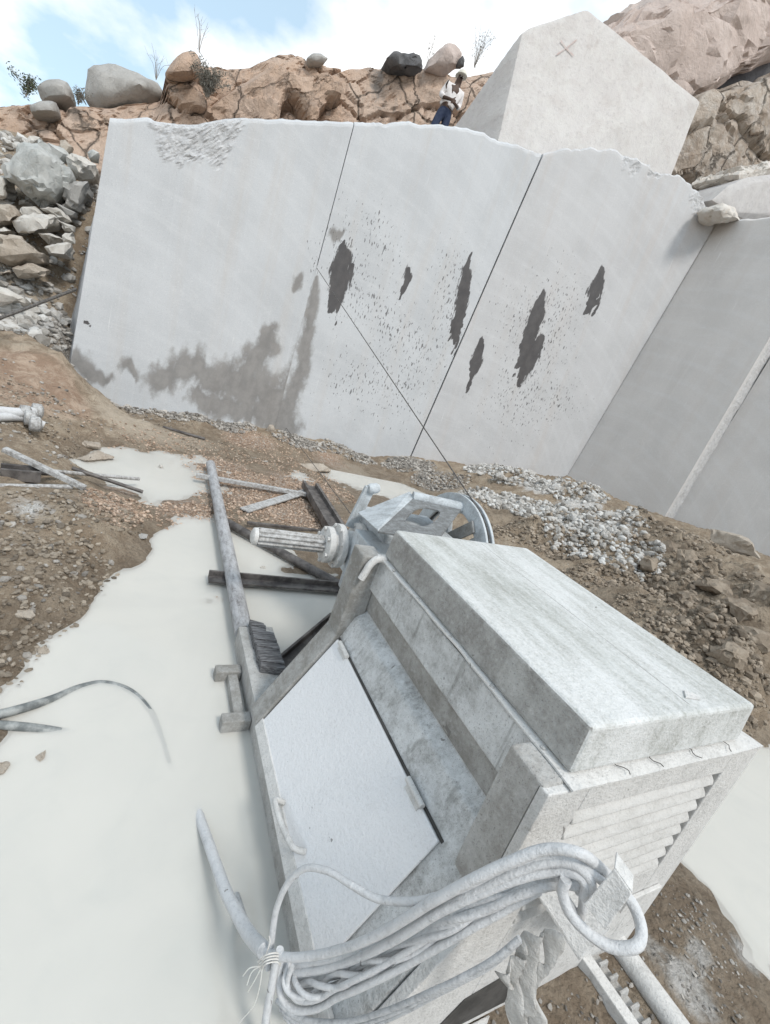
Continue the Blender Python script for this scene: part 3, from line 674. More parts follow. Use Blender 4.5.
fattr(ground, 'soil', blob_field(XYg, gb([(640, 530, .9, .6, .9), (690, 565, .85, .9, 1), (740, 600, .8, 1.0, 1), (760, 650, .6, .7, 1), (660, 600, .5, .7, 1), (700, 660, .2, .6, 1), (560, 560, .25, .5, .9), (610, 600, .3, .5, 1), (500, 515, .25, .5, .8), (40, 560, .2, .5, .7), (20, 610, .15, .3, .7), (90, 500, .2, .35, .6), (720, 930, .04, .2, .6)])))
fattr(ground, 'wetness', np.clip(1 - (Zg - 0.0) / 0.17, 0, 1) * sstep(60, 20, np.linalg.norm(XYg, axis=1)))

# water: a level surface with turbid layers close under it, seen wherever the ground lies lower
wx = np.linspace(-2.2, 6.5, 30); wy = np.linspace(-1.0, 8.0, 30); WX, WY = np.meshgrid(wx, wy); wi = np.arange(900).reshape(30, 30)
wf = np.stack([wi[:-1, :-1], wi[:-1, 1:], wi[1:, 1:], wi[1:, :-1]], -1).reshape(-1, 4)
LZ = [0.0, -0.007, -0.015, -0.026]
water = mesh_fast('water', np.concatenate([np.stack([WX.ravel(), WY.ravel(), WX.ravel() * 0 + z], 1) for z in LZ]), np.concatenate([wf + 900 * k for k in range(4)]), M['water'], True)
fattr(water, 'layer', np.repeat(np.arange(4.0), 900))
tag(water, kind='structure', label='milky grey slurry water lying in puddles')

# ------------------------------------------------------------------ rocks
def hull_mesh(pts):
    bm = bmesh.new()
    for p in pts: bm.verts.new([float(c) for c in p])
    r = bmesh.ops.convex_hull(bm, input=bm.verts[:])
    junk = list({g for g in r['geom_interior'] + r['geom_unused'] if isinstance(g, bmesh.types.BMVert)})
    if junk: bmesh.ops.delete(bm, geom=junk, context='VERTS')
    return bm
def refine(bm, size, amp, freq, seed, smooth=1, blocky=0.0, target=None):
    target = target or size / 14
    for _ in range(6):
        es = [e for e in bm.edges if e.calc_length() > target * 1.5]
        if not es or len(bm.faces) > 14000: break
        bmesh.ops.subdivide_edges(bm, edges=es, cuts=1, use_grid_fill=False)
        bmesh.ops.triangulate(bm, faces=[f for f in bm.faces if len(f.verts) > 3])
    for _ in range(smooth): bmesh.ops.smooth_vert(bm, verts=bm.verts, factor=0.5, use_axis_x=True, use_axis_y=True, use_axis_z=True)
    bm.normal_update()
    P = np.array([v.co[:] for v in bm.verts]); N = np.array([v.normal[:] for v in bm.verts])
    d = amp * fbm(P + seed, freq, 5, 3, 0.55)
    if blocky:
        wv = .3 * np.stack([fbm(P, freq, 2, 5), fbm(P, freq, 2, 6), fbm(P, freq, 2, 7)], 1)
        h1, c1 = facets((P + wv) * freq * (.8, .8, 1.1) + seed, 3, .6); h2, c2 = facets((P + wv) * freq * 2.6 + seed, 8, .6)
        d = d + blocky * (h1 * 1.2 + .45 * h2 - 0.25 * (1 - sstep(0, .05, c1)))
    P = P + N * d[:, None]
    for v, p in zip(bm.verts, P): v.co = p
def rock_obj(name, bm, mat, label, group, smooth_shade=False, cat='rock', ang=32):
    me = bpy.data.meshes.new(name); bm.to_mesh(me); bm.free(); me.materials.append(mat)
    me.polygons.foreach_set('use_smooth', [True] * len(me.polygons))
    me.set_sharp_from_angle(angle=math.radians(ang))
    o = bpy.data.objects.new(name, me); link(o); rebase(o)
    return tag(o, label, cat, group)
def outline_rock(name, label, pts, y, thick, mat, group=None, bulge=None, inner=0.55, amp=0.05, freq=1.5, blocky=0.0, smooth=1, sink=0.0, back=0.85, tilt=0.0, target=None, cat='rock', ys=None, rise=0.0, rise_at=()):
    """a boulder whose silhouette from the path is the given outline, standing at distance y with its own depth"""
    c = np.mean(pts, 0); bulge = thick * 0.35 if bulge is None else bulge; P = []
    sd = rnd.random() * 50
    for k, (px, py) in enumerate(pts):
        yy = y if ys is None else ys[k]
        p = at_y(px, py, yy); P.append(p)
        q = c + (np.array([px, py]) - c) * (inner + rnd.uniform(-.12, .12)); f = at_y(q[0], q[1], yy - bulge * rnd.uniform(0.6, 1.1)); P.append(f)
        b = np.array([p[0], p[1] + thick, p[2]]); cc = at_y(c[0], c[1], y); cc[1] += thick; b[2] += rise if k in rise_at else 0; P.append(cc + (b - cc) * back * rnd.uniform(0.85, 1.1))
        if sink: P.append(p - np.array([0, -thick * 0.3, sink]))
    bm = hull_mesh(P); size = max(np.ptp(np.array(P), axis=0))
    refine(bm, size, amp, freq, sd, smooth, blocky, target)
    return rock_obj(name, bm, mat, label, group, cat=cat)
def loose_rock(name, label, P, size, mat, group=None, flat=0.7, elong=1.3, seed=0, n=14, target=None, sink=0.3, cat='stone', rough_=0.04):
    r = random.Random(seed); pts = []
    a = r.uniform(0, 6.28); ca, sa = math.cos(a), math.sin(a)
    for _ in range(n):
        v = Vector((r.gauss(0, 1), r.gauss(0, 1), r.gauss(0, 1))).normalized() * r.uniform(.85, 1.1)
        x, yv, z = v.x * elong, v.y, v.z * flat
        pts.append((x * ca - yv * sa, x * sa + yv * ca, z))
    pts = np.array(pts) * size / 2 + np.asarray(P) + (0, 0, size / 2 * flat * (1 - 2 * sink))
    bm = hull_mesh(pts); refine(bm, size, size * rough_, 2.2 / size, seed * 3.1, 0 if rough_ > .06 else 1, size * rough_, target or size / 10)
    o = rock_obj(name, bm, mat, label, group, cat=cat); fattr(o, 'tone', np.full(len(o.data.vertices), random.Random(seed + 5).uniform(.3, .7)))
    return o

# cliff behind the benches
cl_px = [(-260, 130, 17.0), (-120, 108, 16.6), (0, 103, 16), (40, 100, 15.8), (70, 103, 15.7), (100, 103, 15.7), (140, 96, 15.6), (160, 92, 15.5), (172, 62, 15.5), (185, 53, 15.4), (205, 50, 15.4), (225, 55, 15.4), (255, 58, 15.3), (275, 50, 15.2), (292, 48, 15.2), (310, 54, 15.2), (335, 57, 15.1),
         (350, 60, 15.0), (380, 64, 15), (395, 66, 14.9), (425, 68, 14.8), (450, 66, 14.7), (480, 66, 14.6), (510, 62, 14.6), (560, 60, 14.6), (640, 60, 14.8)]
cp = np.array([at_y(*p) for p in cl_px])
xs = np.arange(cp[0, 0], cp[-1, 0], 0.06); zt = np.interp(xs, cp[:, 0], cp[:, 2]); yb = np.interp(xs, cp[:, 0], cp[:, 1]); zb_ = np.interp(xs, [-9, -5, -1, 3, 8, 12], [2.2, 2.6, 3.0, 4.6, 6.0, 6.2])
nvv = 84; t = np.linspace(0, 1, nvv); tt, XX = np.meshgrid(t, xs, indexing='ij')
tf = np.clip(tt / 0.86, 0, 1); ov = np.clip((tt - 0.86) / 0.14, 0, 1)
ZZ = zb_ + (zt - zb_) * np.sin(tf * math.pi / 2) ** 0.85
YY = yb - 0.55 + 0.9 * tf ** 2.2 + ov * 3.2; ZZ = ZZ - ov ** 2 * 0.35
P = np.stack([XX.ravel(), YY.ravel(), ZZ.ravel()], 1)
wv = 0.35 * np.stack([fbm(P, .7, 3, 201), fbm(P, .7, 3, 202), fbm(P, .7, 3, 203)], 1)
h1, c1 = facets((P + wv) * (0.40, 0.5, 0.50), 41, .6); h2, c2 = facets((P + .8 * wv) * (1.3, 1.3, 1.7), 43, .5); h3, c3 = facets(P * (3.6, 3.6, 4.4), 47, .5); cid = h1 + .5
dsp = 0.35 * fbm(P, .4, 4, 211) + 0.42 * h1 + 0.10 * h2 + 0.045 * h3 + 0.05 * fbm(P, 2.2, 5, 215, .65) - 0.18 * (1 - sstep(0, .045, c1)) - 0.09 * (1 - sstep(0, .05, c2)) * (h2 > .12)
P[:, 1] -= dsp * (1 - 0.5 * ov.ravel()); P[:, 2] += 0.25 * dsp * tf.ravel() + 0.07 * (cid - .5) * tf.ravel()
ci = np.arange(P.shape[0]).reshape(XX.shape)
cliff = mesh_fast('rock_cliff', P, np.stack([ci[:-1, :-1], ci[:-1, 1:], ci[1:, 1:], ci[1:, :-1]], -1).reshape(-1, 4), M['cliff'], False)
tag(cliff, kind='structure', label='orange brown cracked rock cliff behind the sawn blocks')

# boulders on the skyline
outline_rock('boulder', 'large grey rounded boulder on the skyline left of the cliff', [(84, 98), (86, 68), (92, 62), (108, 61), (122, 66), (140, 73), (158, 82), (165, 94), (150, 114), (100, 116)], 16.3, 2.0, M['greyrock'], amp=0.13, freq=1.1, smooth=1, cat='boulder')
outline_rock('boulder', 'small grey boulder on the skyline at far left, shaped like a bun', [(36, 86), (44, 79), (58, 76), (68, 80), (73, 90), (73, 99), (60, 103), (42, 101)], 16.0, 1.0, M['greyrock'], amp=0.07, freq=1.8, smooth=1, cat='boulder')
outline_rock('boulder', 'low grey weathered boulder below the bun shaped boulder at far left', [(27, 104), (40, 99), (56, 101), (58, 112), (46, 116), (30, 113)], 15.2, 0.8, M['greyrock'], amp=0.06, freq=1.5, smooth=2, cat='boulder')
outline_rock('boulder', 'brown rounded boulder perched on the cliff beside the dark brush', [(164, 70), (172, 60), (182, 50), (196, 49), (202, 60), (199, 74), (185, 80), (166, 76)], 14.9, 1.2, M['cliff'], amp=0.06, freq=1.2, smooth=2, cat='boulder')
outline_rock('boulder', 'dark jagged rock on the cliff top left of the tan boulder', [(389, 57), (394, 53), (404, 57), (414, 53), (421, 58), (423, 69), (408, 71), (392, 67)], 14.4, 0.7, M['darkrock'], amp=0.13, freq=3.2, smooth=0, cat='boulder')
outline_rock('boulder', 'tan pointed boulder on the cliff top above the person', [(427, 68), (432, 58), (441, 48), (448, 41), (457, 43), (462, 54), (460, 68), (445, 74)], 14.4, 0.9, M['slab'], amp=0.10, freq=2, smooth=1, cat='boulder')
outline_rock('boulder', 'small dark upright stone beside the tan pointed boulder', [(459, 66), (460, 60), (463, 55), (465, 60), (464, 67)], 14.1, 0.2, M['darkrock'], amp=0.02, freq=4, cat='boulder')
outline_rock('boulder', 'round grey stone lodged in the top edge of the cliff', [(307, 58), (312, 53), (322, 53), (329, 58), (325, 64), (311, 65)], 14.9, 0.5, M['greyrock'], amp=0.03, freq=3, smooth=2, cat='boulder')

# the tilted rough block standing on the bench
A = at_y(523, 31, 11.4); A2 = at_y(533, 27, 11.5); A3 = at_y(562, 20, 11.4); Bq = at_y(588, 9, 11.2); Cq = at_y(702, 101, 10.0); Dq = at_y(676, 166, 9.95); Eq = at_y(500, 133, 10.9); Fq = at_y(455, 125, 12.6)
bk = np.array([1.2, 2.6, -0.2]); dn = np.array([0, 0, -1.0])
e_dir = (Eq - A) / np.linalg.norm(Eq - A); d_dir = (Dq - Cq) / np.linalg.norm(Dq - Cq); f_dir = (Fq - A) / np.linalg.norm(Fq - A)
bm = hull_mesh([A, A2, A3, Bq, Cq, Dq + d_dir * 0.9, Eq + e_dir * 0.8, Fq + f_dir * 0.8, A3 + bk * .7, Bq + bk, Cq + bk, Dq + d_dir * .9 + bk, Fq + f_dir * .8 + bk * .6])
refine(bm, 5, 0.028, 1.3, 3.0, 1, 0, 0.11)
TILT = rock_obj('granite_block', bm, M['bigblock'], 'huge tilted pale pink granite block standing on top of the sawn wall', None, cat='stone block')
# faded red cross mark sprayed on it
nrm = np.cross(Cq - A, Eq - A); nrm /= np.linalg.norm(nrm)
if np.dot(nrm, EYEV - A) < 0: nrm = -nrm

for seg in ([(556, 56), (566, 49), (576, 41)], [(560, 42), (566, 50), (573, 57)]):
    bmx = bmesh.new(); pth = [at_plane(px, py, A, nrm) + nrm * .035 for px, py in seg]
    for q0, q1 in zip(pth[:-1], pth[1:]):
        sd_ = np.cross(q1 - q0, nrm); sd_ /= np.linalg.norm(sd_); add = [q0 - sd_ * .014, q1 - sd_ * .010, q1 + sd_ * .010, q0 + sd_ * .014]
        vs_ = [bmx.verts.new([float(c) for c in p_]) for p_ in add]; bmx.faces.new(vs_)
    mex = bpy.data.meshes.new('red_mark'); bmx.to_mesh(mex); bmx.free(); mex.materials.append(M['redmark']); ox = bpy.data.objects.new('red_mark', mex); link(ox); set_parent(ox, TILT)
# overhanging slab, dark hollow, outcrop
outline_rock('rock_slab', 'overhanging pinkish brown rock slab at top right above a dark hollow', [(560, 55), (622, 30), (655, 20), (690, 10), (735, -6), (820, -40), (930, -60), (920, -26), (830, 18), (770, 49), (742, 65), (712, 82), (692, 96), (632, 133)], 12.3, 3.5, M['slab'], rise=3.6, rise_at=(7, 8, 9, 10, 11, 12), bulge=0.25, inner=0.75, amp=0.16, freq=0.6, blocky=0.22, smooth=0, target=.12, back=1.0)
outline_rock('rock_outcrop', 'weathered brown rock outcrop between the tilted block and the right edge', [(688, 114), (704, 99), (718, 92), (770, 78), (860, 62), (900, 260), (770, 245), (722, 226), (706, 205), (690, 180), (668, 172), (674, 160)], 11.2, 4.0, M['outcrop'], bulge=0.35, inner=0.6, amp=0.12, freq=0.42, blocky=0.30, smooth=0, target=.085, back=1.0)
outline_rock('rock_outcrop', 'added rock coloured dark as the shade of the hollow under the overhanging slab', [(676, 120), (688, 100), (712, 86), (770, 50), (850, 8), (930, 0), (930, 70), (850, 74), (770, 92), (700, 120)], 12.9, 3.0, M['shade_rock'], bulge=.15, amp=0.08, freq=.8, target=.3)  # filler added in the hollow, its shade put into the colour
outline_rock('granite_block', 'small pale broken block on the right wall top, beside the chipped corner', [(715, 209), (722, 204), (731, 205), (737, 213), (741, 221), (718, 223)], 8.3, 0.5, M['cream'], amp=0.02, freq=3, blocky=.05, smooth=0, target=.05)
outline_rock('granite_block', 'grey block with a ragged cream top on the right wall top', [(712, 200), (728, 186), (745, 178), (800, 170), (850, 168), (850, 222), (745, 220), (728, 214)], 8.8, 1.6, M['granite_plain'], bulge=.12, inner=.8, amp=0.015, freq=1.6, smooth=0, target=.08)
outline_rock('granite_block', 'cream fractured stone slab lying on the grey block at the right edge', [(730, 176), (740, 169), (770, 162), (840, 150), (840, 180), (748, 188), (732, 186)], 9.2, 1.2, M['cream'], bulge=.2, inner=.7, amp=0.03, freq=2, blocky=.10, smooth=0, target=.06)

# rubble slope left of the wall: every boulder on its own
RUB = [
 ('large blue grey boulder with a slanting face in the rubble left of the wall', 'bluerock', [(3, 168), (20, 140), (38, 139), (61, 159), (72, 178), (57, 203), (41, 205), (20, 189), (6, 178)], 13.0, 1.5),
 ('tan boulder with a rounded underside near the wall, upper of two', 'pale', [(67, 157), (72, 154), (85, 156), (97, 165), (94, 176), (78, 177), (69, 168)], 13.1, .8),
 ('grey square edged boulder with a pale flat top beside the wall', 'greyrock', [(63, 187), (73, 180), (89, 181), (86, 195), (79, 210), (64, 206)], 12.4, .7),
 ('pale stone cut by the left edge, beside the blue grey boulder', 'pale', [(-9, 178), (4, 176), (7, 184), (4, 197), (-9, 199)], 12.6, .5),
 ('brown layered boulder at the left edge under the blue grey boulder', 'brownrock', [(-8, 202), (10, 202), (20, 210), (22, 217), (10, 225), (-8, 226)], 12.0, .8),
 ('pale slab with a flat lit top in the middle of the rubble', 'pale', [(12, 221), (41, 213), (56, 216), (54, 225), (26, 234), (19, 232)], 11.5, .7),
 ('thin pale leaning slab right under the blue grey boulder', 'pale', [(39, 208), (47, 204), (57, 206), (67, 219), (57, 220)], 12.0, .3),
 ('small flat pale stone under the shadow of the blue grey boulder', 'pale', [(21, 209), (35, 209), (41, 213), (30, 217), (22, 215)], 12.0, .35),
 ('large brown slab slanting down at the left edge, lowest in the rubble', 'brownrock', [(-8, 232), (22, 238), (44, 254), (43, 262), (16, 266), (-8, 258)], 10.7, .8),
 ('pale rounded stone next to the wall at the rubble foot', 'pale', [(44, 247), (56, 241), (70, 244), (69, 258), (48, 255)], 10.7, .5),
 ('low tan stone at the foot of the rubble below the large brown slab', 'brownrock', [(14, 269), (26, 263), (50, 270), (45, 277), (18, 276)], 10.2, .4),
 ('pale narrow stone leaning against the wall side, above the small square one', 'pale', [(56, 218), (73, 225), (73, 231), (64, 231)], 11.5, .3),
 ('small square pale stone against the wall side', 'pale', [(63, 231), (74, 231), (74, 243), (64, 241)], 11.1, .3),
 ('greenish stone wedged above the tan rounded boulder', 'bluerock', [(50, 145), (57, 147), (66, 155), (60, 160), (52, 153)], 13.5, .4),
 ('dark grey flat stone under the square edged boulder', 'greyrock', [(56, 203), (63, 206), (78, 213), (76, 218), (66, 218)], 12.0, .35),
 ('small tan stone at the top of the rubble', 'brownrock', [(58, 143), (64, 141), (70, 147), (66, 152), (60, 150)], 13.7, .35),
 ('grey stone at the top of the rubble close to the wall corner', 'bluerock', [(88, 153), (93, 150), (98, 153), (97, 160), (90, 158)], 13.3, .3),
 ('flat stone lying in front of the pale slab in the rubble', 'pale', [(38, 233), (50, 233), (60, 238), (52, 242), (42, 239)], 11.1, .3),
 ('thin pale stone cut by the left edge, over the large brown slab', 'pale', [(-8, 227), (6, 227), (12, 231), (4, 233), (-8, 233)], 11.4, .3),
 ('little tan stone at the left edge, at the rubble foot', 'brownrock', [(-6, 270), (8, 268), (13, 272), (6, 276), (-6, 276)], 10.2, .3),
 ('low pale slab on the bank at the left edge', 'pale', [(-8, 289), (6, 290), (24, 298), (26, 304), (8, 306), (-8, 304)], 9.5, .3),
 ('pale block corner showing behind the wall left end, above the bank', 'pale', [(22, 143), (30, 137), (40, 138), (38, 146), (26, 150)], 13.7, .4),
]
for lb, mt, pts, y, th in RUB:
    y = 10.2 + (270 - max(p[1] for p in pts)) * 0.0235 - 0.35
    outline_rock('boulder', lb, pts, y, th, M[mt], 'boulders in the rubble left of the wall', amp=0.03, freq=1.8, blocky=.07, smooth=0, inner=.6, target=.07, cat='boulder')

# stones lying about the floor
def gz1(x, y): return float(ground_z(np.array([[x, y]]))[0])
def floor_pt(px, py, z0=0.05):
    z = z0
    for _ in range(6):
        P = at_z(px, py, z); z = 0.5 * z + 0.5 * max(gz1(P[0], P[1]), -0.01)
    return at_z(px, py, z)
ST = [(95, 459, .34, 'brownrock', 'flat brown stone lying in the far milky puddle', .35, 1.5), (160, 468, .08, 'pale', 'little white stone at the end of the far puddle', .8, 1.2), (270, 431, .30, 'brownrock', 'tan stone at the foot of the wall below the wet stripe', .7, 1.3),
      (317, 470, .46, 'brownrock', 'brown slab stone lying on the orange chips behind the machine', .4, 1.5), (25, 616, .10, 'brownrock', 'brown stone on the mud bank at the left edge of the pool', .6, 1.2), (43, 652, .065, 'brownrock', 'small brown stone at the edge of the large pool', .7, 1.2),
      (42, 757, .05, 'brownrock', 'tiny brown clod standing out of the milky pool', .5, 1.4), (1, 770, .07, 'brownrock', 'brown clod in the pool, cut by the left edge', .6, 1.1), (90, 447, .25, 'brownrock', 'low brown stone at the back rim of the far puddle', .4, 1.4),
      (142, 537, .12, 'greyrock', 'wet grey stone just breaking the pool surface near the chips', .3, 1.3), (258, 412, .16, 'brownrock', 'small dark stone against the wall foot left of the tan stone', .6, 1.2),
      (730, 549, .62, 'brownrock', 'yellowish stone on top of the rubble bank in front of the set back wall', .6, 1.4), (262, 568, .06, 'pale', 'pale stone on the orange chips between the loose bars', .6, 1.2)]
for i, (px, py, sz_, mt, lb, fl, el) in enumerate(ST):
    P = floor_pt(px, py, 0.9 if px > 600 else 0.05)
    loose_rock('stone', lb, P, sz_, M[mt], None, fl, el, 100 + i, sink=.25)
for i, (px, py, z0, sz_, mt) in enumerate([(500, 478, .7, .26, 'crush'), (530, 476, .8, .3, 'crush'), (556, 490, .8, .28, 'crush'), (590, 500, .9, .34, 'crush'), (520, 505, .6, .24, 'crush'), (575, 520, .7, .26, 'crush'), (610, 520, .9, .3, 'crush'), (480, 475, .5, .2, 'crush'), (545, 510, .65, .2, 'crush'), (600, 545, .6, .22, 'crush'),
                                 (640, 530, .9, .34, 'clod'), (665, 548, .9, .42, 'clod'), (690, 560, .9, .4, 'clod'), (715, 590, .8, .45, 'clod'), (740, 610, .8, .42, 'clod'), (755, 640, .7, .4, 'clod'), (650, 565, .7, .3, 'clod'), (690, 600, .6, .3, 'clod'), (725, 650, .4, .34, 'clod'), (765, 600, .9, .5, 'clod')]):
    P = floor_pt(px, py, z0)
    loose_rock('rubble_stone' if mt == 'crush' else 'earth_clod', 'pale broken stone among the white crushed rock of the right bank' if mt == 'crush' else 'brown clod of earth in the dark end of the right bank',
               P, sz_, M[mt], 'pale stones in the right bank' if mt == 'crush' else 'earth clods in the right bank', .75, 1.25, 300 + i, sink=.3 if mt == 'crush' else .5, rough_=.05 if mt == 'crush' else .075)

# crushed stuff nobody could count
def icosa():
    bm = bmesh.new(); bmesh.ops.create_icosphere(bm, subdivisions=1, radius=1.0)
    V = np.array([v.co[:] for v in bm.verts]); F = np.array([[v.index for v in f.verts] for f in bm.faces]); bm.free(); return V, F
def octa():
    return np.array([[1, 0, 0], [-1, 0, 0], [0, 1, 0], [0, -1, 0], [0, 0, 1], [0, 0, -1.]]), np.array([[0, 2, 4], [2, 1, 4], [1, 3, 4], [3, 0, 4], [2, 0, 5], [1, 2, 5], [3, 1, 5], [0, 3, 5]])
ICO, OCT = icosa(), octa()
def scatter(name, label, XY, sizes, mat, flat=0.65, kit=ICO, lift=0.15):
    n = len(XY); Vk, Fk = kit; z = ground_z(XY)
    Vs = Vk[None] * (1 + rng.uniform(-.28, .18, (n, len(Vk), 1))) * (rng.uniform(.7, 1.35, (n, 1, 3)) * np.array([1, 1, flat]))
    a = rng.uniform(0, 6.28, n); b = rng.uniform(-.6, .6, n)
    ca, sa, cb, sb = np.cos(a)[:, None], np.sin(a)[:, None], np.cos(b)[:, None], np.sin(b)[:, None]
    x, y, zz = Vs[..., 0], Vs[..., 1], Vs[..., 2]; y, zz = y * cb - zz * sb, y * sb + zz * cb; x, y = x * ca - y * sa, x * sa + y * ca
    Vs = np.stack([x, y, zz], -1) * (sizes[:, None, None] / 2)
    Vs[..., 0] += XY[:, None, 0]; Vs[..., 1] += XY[:, None, 1]; Vs[..., 2] += (z + sizes * lift)[:, None]
    F = (Fk[None] + (np.arange(n) * len(Vk))[:, None, None]).reshape(-1, 3)
    o = mesh_fast(name, Vs.reshape(-1, 3), F, mat, False)
    fattr(o, 'tone', np.repeat(rng.uniform(0, 1, n), len(Vk)))
    return tag(o, label, kind='stuff')
def around(blobs, n, zmin=-9):
    w = np.array([b[3] for b in blobs]); k = rng.choice(len(blobs), n, p=w / w.sum()); out = np.empty((n, 2))
    B = np.array([[*floor_hit(*b[0])[:2], b[1], b[2]] for b in blobs])
    ang = rng.uniform(0, 6.28, n); rr = np.sqrt(rng.uniform(0, 1, n))
    out[:, 0] = B[k, 0] + np.cos(ang) * rr * B[k, 2]; out[:, 1] = B[k, 1] + np.sin(ang) * rr * B[k, 3]
    return out[base_z(out) > zmin]
def psz(n, lo, hi, k=3.0): return lo + (hi - lo) * rng.uniform(0, 1, n) ** k
q = around([((85, 390, .25), .6, .5, 1), ((130, 402, .2), .6, .5, 1.2), ((180, 413, .2), .5, .4, 1), ((230, 426, .2), .5, .35, .8), ((300, 442, .2), .6, .4, .8), ((350, 452, .2), .7, .45, 1), ((410, 464, .22), .7, .5, 1), ((440, 480, .2), .7, .5, .8)], 6500)
scatter('gravel', 'grey gravel heaped along the foot of the sawn wall', q, psz(len(q), .015, .10, 4), M['gravel'])
q = around([((250, 490, .03), .9, .9, 1.4), ((290, 510, .03), .6, .6, 1), ((215, 475, .03), .7, .9, 1), ((245, 545, .02), .4, .35, .6), ((250, 597, .0), .28, .14, .5), ((230, 597, .0), .12, .1, .25), ((320, 490, .03), .6, .6, .8), ((115, 505, .15), .25, .5, .5), ((270, 445, .06), .9, .6, .7), ((170, 515, .02), .5, .35, .5), ((330, 525, .03), .3, .6, .6), ((230, 512, .02), .5, .3, .5), ((200, 450, .04), .9, .6, .6), ((300, 470, .04), .8, .6, .7), ((130, 440, .05), .6, .4, .3)], 17000, -0.03)
scatter('stone_chips', 'orange brown stone chips strewn round the loose steel bars', q, psz(len(q), .008, .042, 3.5), M['chips'], lift=.1)
q = around([((485, 470, .6), .5, .5, .8), ((520, 480, .7), .7, .7, 1.4), ((567, 492, .8), .8, .8, 1.4), ((540, 510, .65), .6, .6, 1.2), ((600, 525, .8), .7, .7, 1), ((570, 535, .55), .6, .5, 1), ((500, 500, .5), .5, .5, .9), ((620, 560, .55), .6, .5, .6), ((470, 495, .35), .5, .4, .6), ((610, 515, .9), .5, .4, .4)], 13000)
scatter('crushed_rock', 'white grey crushed rock covering the bank right of the wheel', q, psz(len(q), .010, .125, 5), M['crush'], .8)
q = around([((640, 530, .9), .7, .7, 1), ((690, 565, .85), .9, .9, 1), ((740, 600, .8), 1, 1, 1), ((660, 590, .55), .7, .6, 1), ((720, 650, .4), .6, .6, 1), ((560, 560, .2), .5, .5, .6), ((620, 600, .2), .6, .4, .7), ((690, 650, .2), .5, .4, .8), ((740, 685, .15), .4, .3, .6), ((600, 520, .85), .8, .6, .7), ((545, 545, .2), .5, .4, .6), ((700, 545, 1.0), .7, .5, .6)], 5500)
scatter('earth_crumbs', 'brown crumbled earth and stones on the bank beyond the machine', q, psz(len(q), .008, .11, 5), M['clod'], .75)
q = around([((480, 500, .3), .5, .4, 1), ((520, 530, .3), .6, .4, 1), ((560, 555, .3), .6, .4, 1), ((600, 585, .3), .6, .4, 1), ((640, 620, .3), .6, .4, 1), ((690, 655, .2), .5, .4, 1), ((450, 480, .2), .5, .4, .8), ((730, 690, .1), .3, .3, .6)], 7000)
scatter('gravel', 'fine brown earthy gravel between the machine and the right bank', q, psz(len(q), .008, .07, 4.5), M['clod'], .7)
q = around([((30, 520, .22), .45, .45, 1), ((60, 560, .2), .4, .4, 1), ((20, 600, .15), .3, .3, .7), ((100, 510, .15), .35, .35, .8), ((60, 450, .25), .5, .4, .8), ((20, 400, .4), .6, .6, .9), ((10, 660, .05), .25, .2, .4), ((150, 415, .1), .8, .5, .8), ((220, 450, .05), .6, .5, .5)], 7000)
scatter('earth_crumbs', 'brown earth crumbs on the left mud bank and flat floor', q, psz(len(q), .005, .05, 5), M['mudclod'], .7)
q = around([((30, 505, .24), .35, .4, 1), ((60, 540, .2), .4, .4, .8), ((20, 570, .2), .4, .4, .7), ((30, 440, .3), .5, .5, 1), ((80, 430, .2), .5, .5, .8), ((30, 620, .12), .25, .25, .4), ((30, 385, .5), .6, .6, 1), ((150, 420, .06), .7, .5, .6), ((20, 650, .06), .2, .2, .3)], 700)
scatter('gravel', 'scattered stones on the mud bank and earth slope at left', q, psz(len(q), .006, .06, 4), M['gravel'])
q = np.concatenate([np.array([at_y(px, py, y)[:2] for px, py, y in [(rng.uniform(-30, 66), rng.uniform(300, 345), 0)] if False] or np.empty((0, 2))),
                    np.stack([rng.uniform(-3.2, -1.35, 1500), rng.uniform(8.7, 10.2, 1500)], 1), np.stack([rng.uniform(-4.2, -1.5, 2500), rng.uniform(10.2, 14.5, 2500)], 1)])
scatter('gravel', 'pale broken stones on the slope under the left boulders', q, psz(len(q), .02, .26, 6), M['crush'])
q = around([((560, 1010, .04), .4, .12, 1), ((640, 970, .04), .3, .15, 1), ((700, 940, .04), .25, .12, 1), ((720, 990, .05), .25, .1, 1), ((680, 905, .03), .2, .1, .6)], 1100)
scatter('gravel', 'pale grit and flakes on the dirt under the near end of the machine', q, psz(len(q), .002, .022, 4), M['gravel'], .45)

# ------------------------------------------------------------------ builders for made things
def bm_obj(name, bm, mat, parent=None, bevel=0.0, smooth=False, ang=40, label=None, seg=2):
    bmesh.ops.recalc_face_normals(bm, faces=bm.faces[:])
    me = bpy.data.meshes.new(name); bm.to_mesh(me); bm.free(); me.materials.append(mat)
    if smooth:
        me.polygons.foreach_set('use_smooth', [True] * len(me.polygons)); me.set_sharp_from_angle(angle=math.radians(ang))
    o = bpy.data.objects.new(name, me); link(o)
    if parent is not None: set_parent(o, parent)
    if bevel:
        b = o.modifiers.new('bevel', 'BEVEL'); b.width = bevel; b.segments = seg; b.limit_method = 'ANGLE'; b.angle_limit = math.radians(35); b.harden_normals = False
    if label: o['label'] = label
    return o
def add_prism(bm, poly, vec):
    """closed solid: polygon (3D points) pushed along vec"""
    vec = np.asarray(vec, float); a = [bm.verts.new([float(c) for c in p]) for p in poly]; b = [bm.verts.new([float(c) for c in np.asarray(p) + vec]) for p in poly]
    bm.faces.new(a); bm.faces.new(b[::-1]); n = len(a)
    for i in range(n): bm.faces.new([a[i], b[i], b[(i + 1) % n], a[(i + 1) % n]])
def add_box(bm, x0, x1, y0, y1, z0, z1):
    add_prism(bm, [(x0, y0, z0), (x1, y0, z0), (x1, y1, z0), (x0, y1, z0)], (0, 0, z1 - z0))
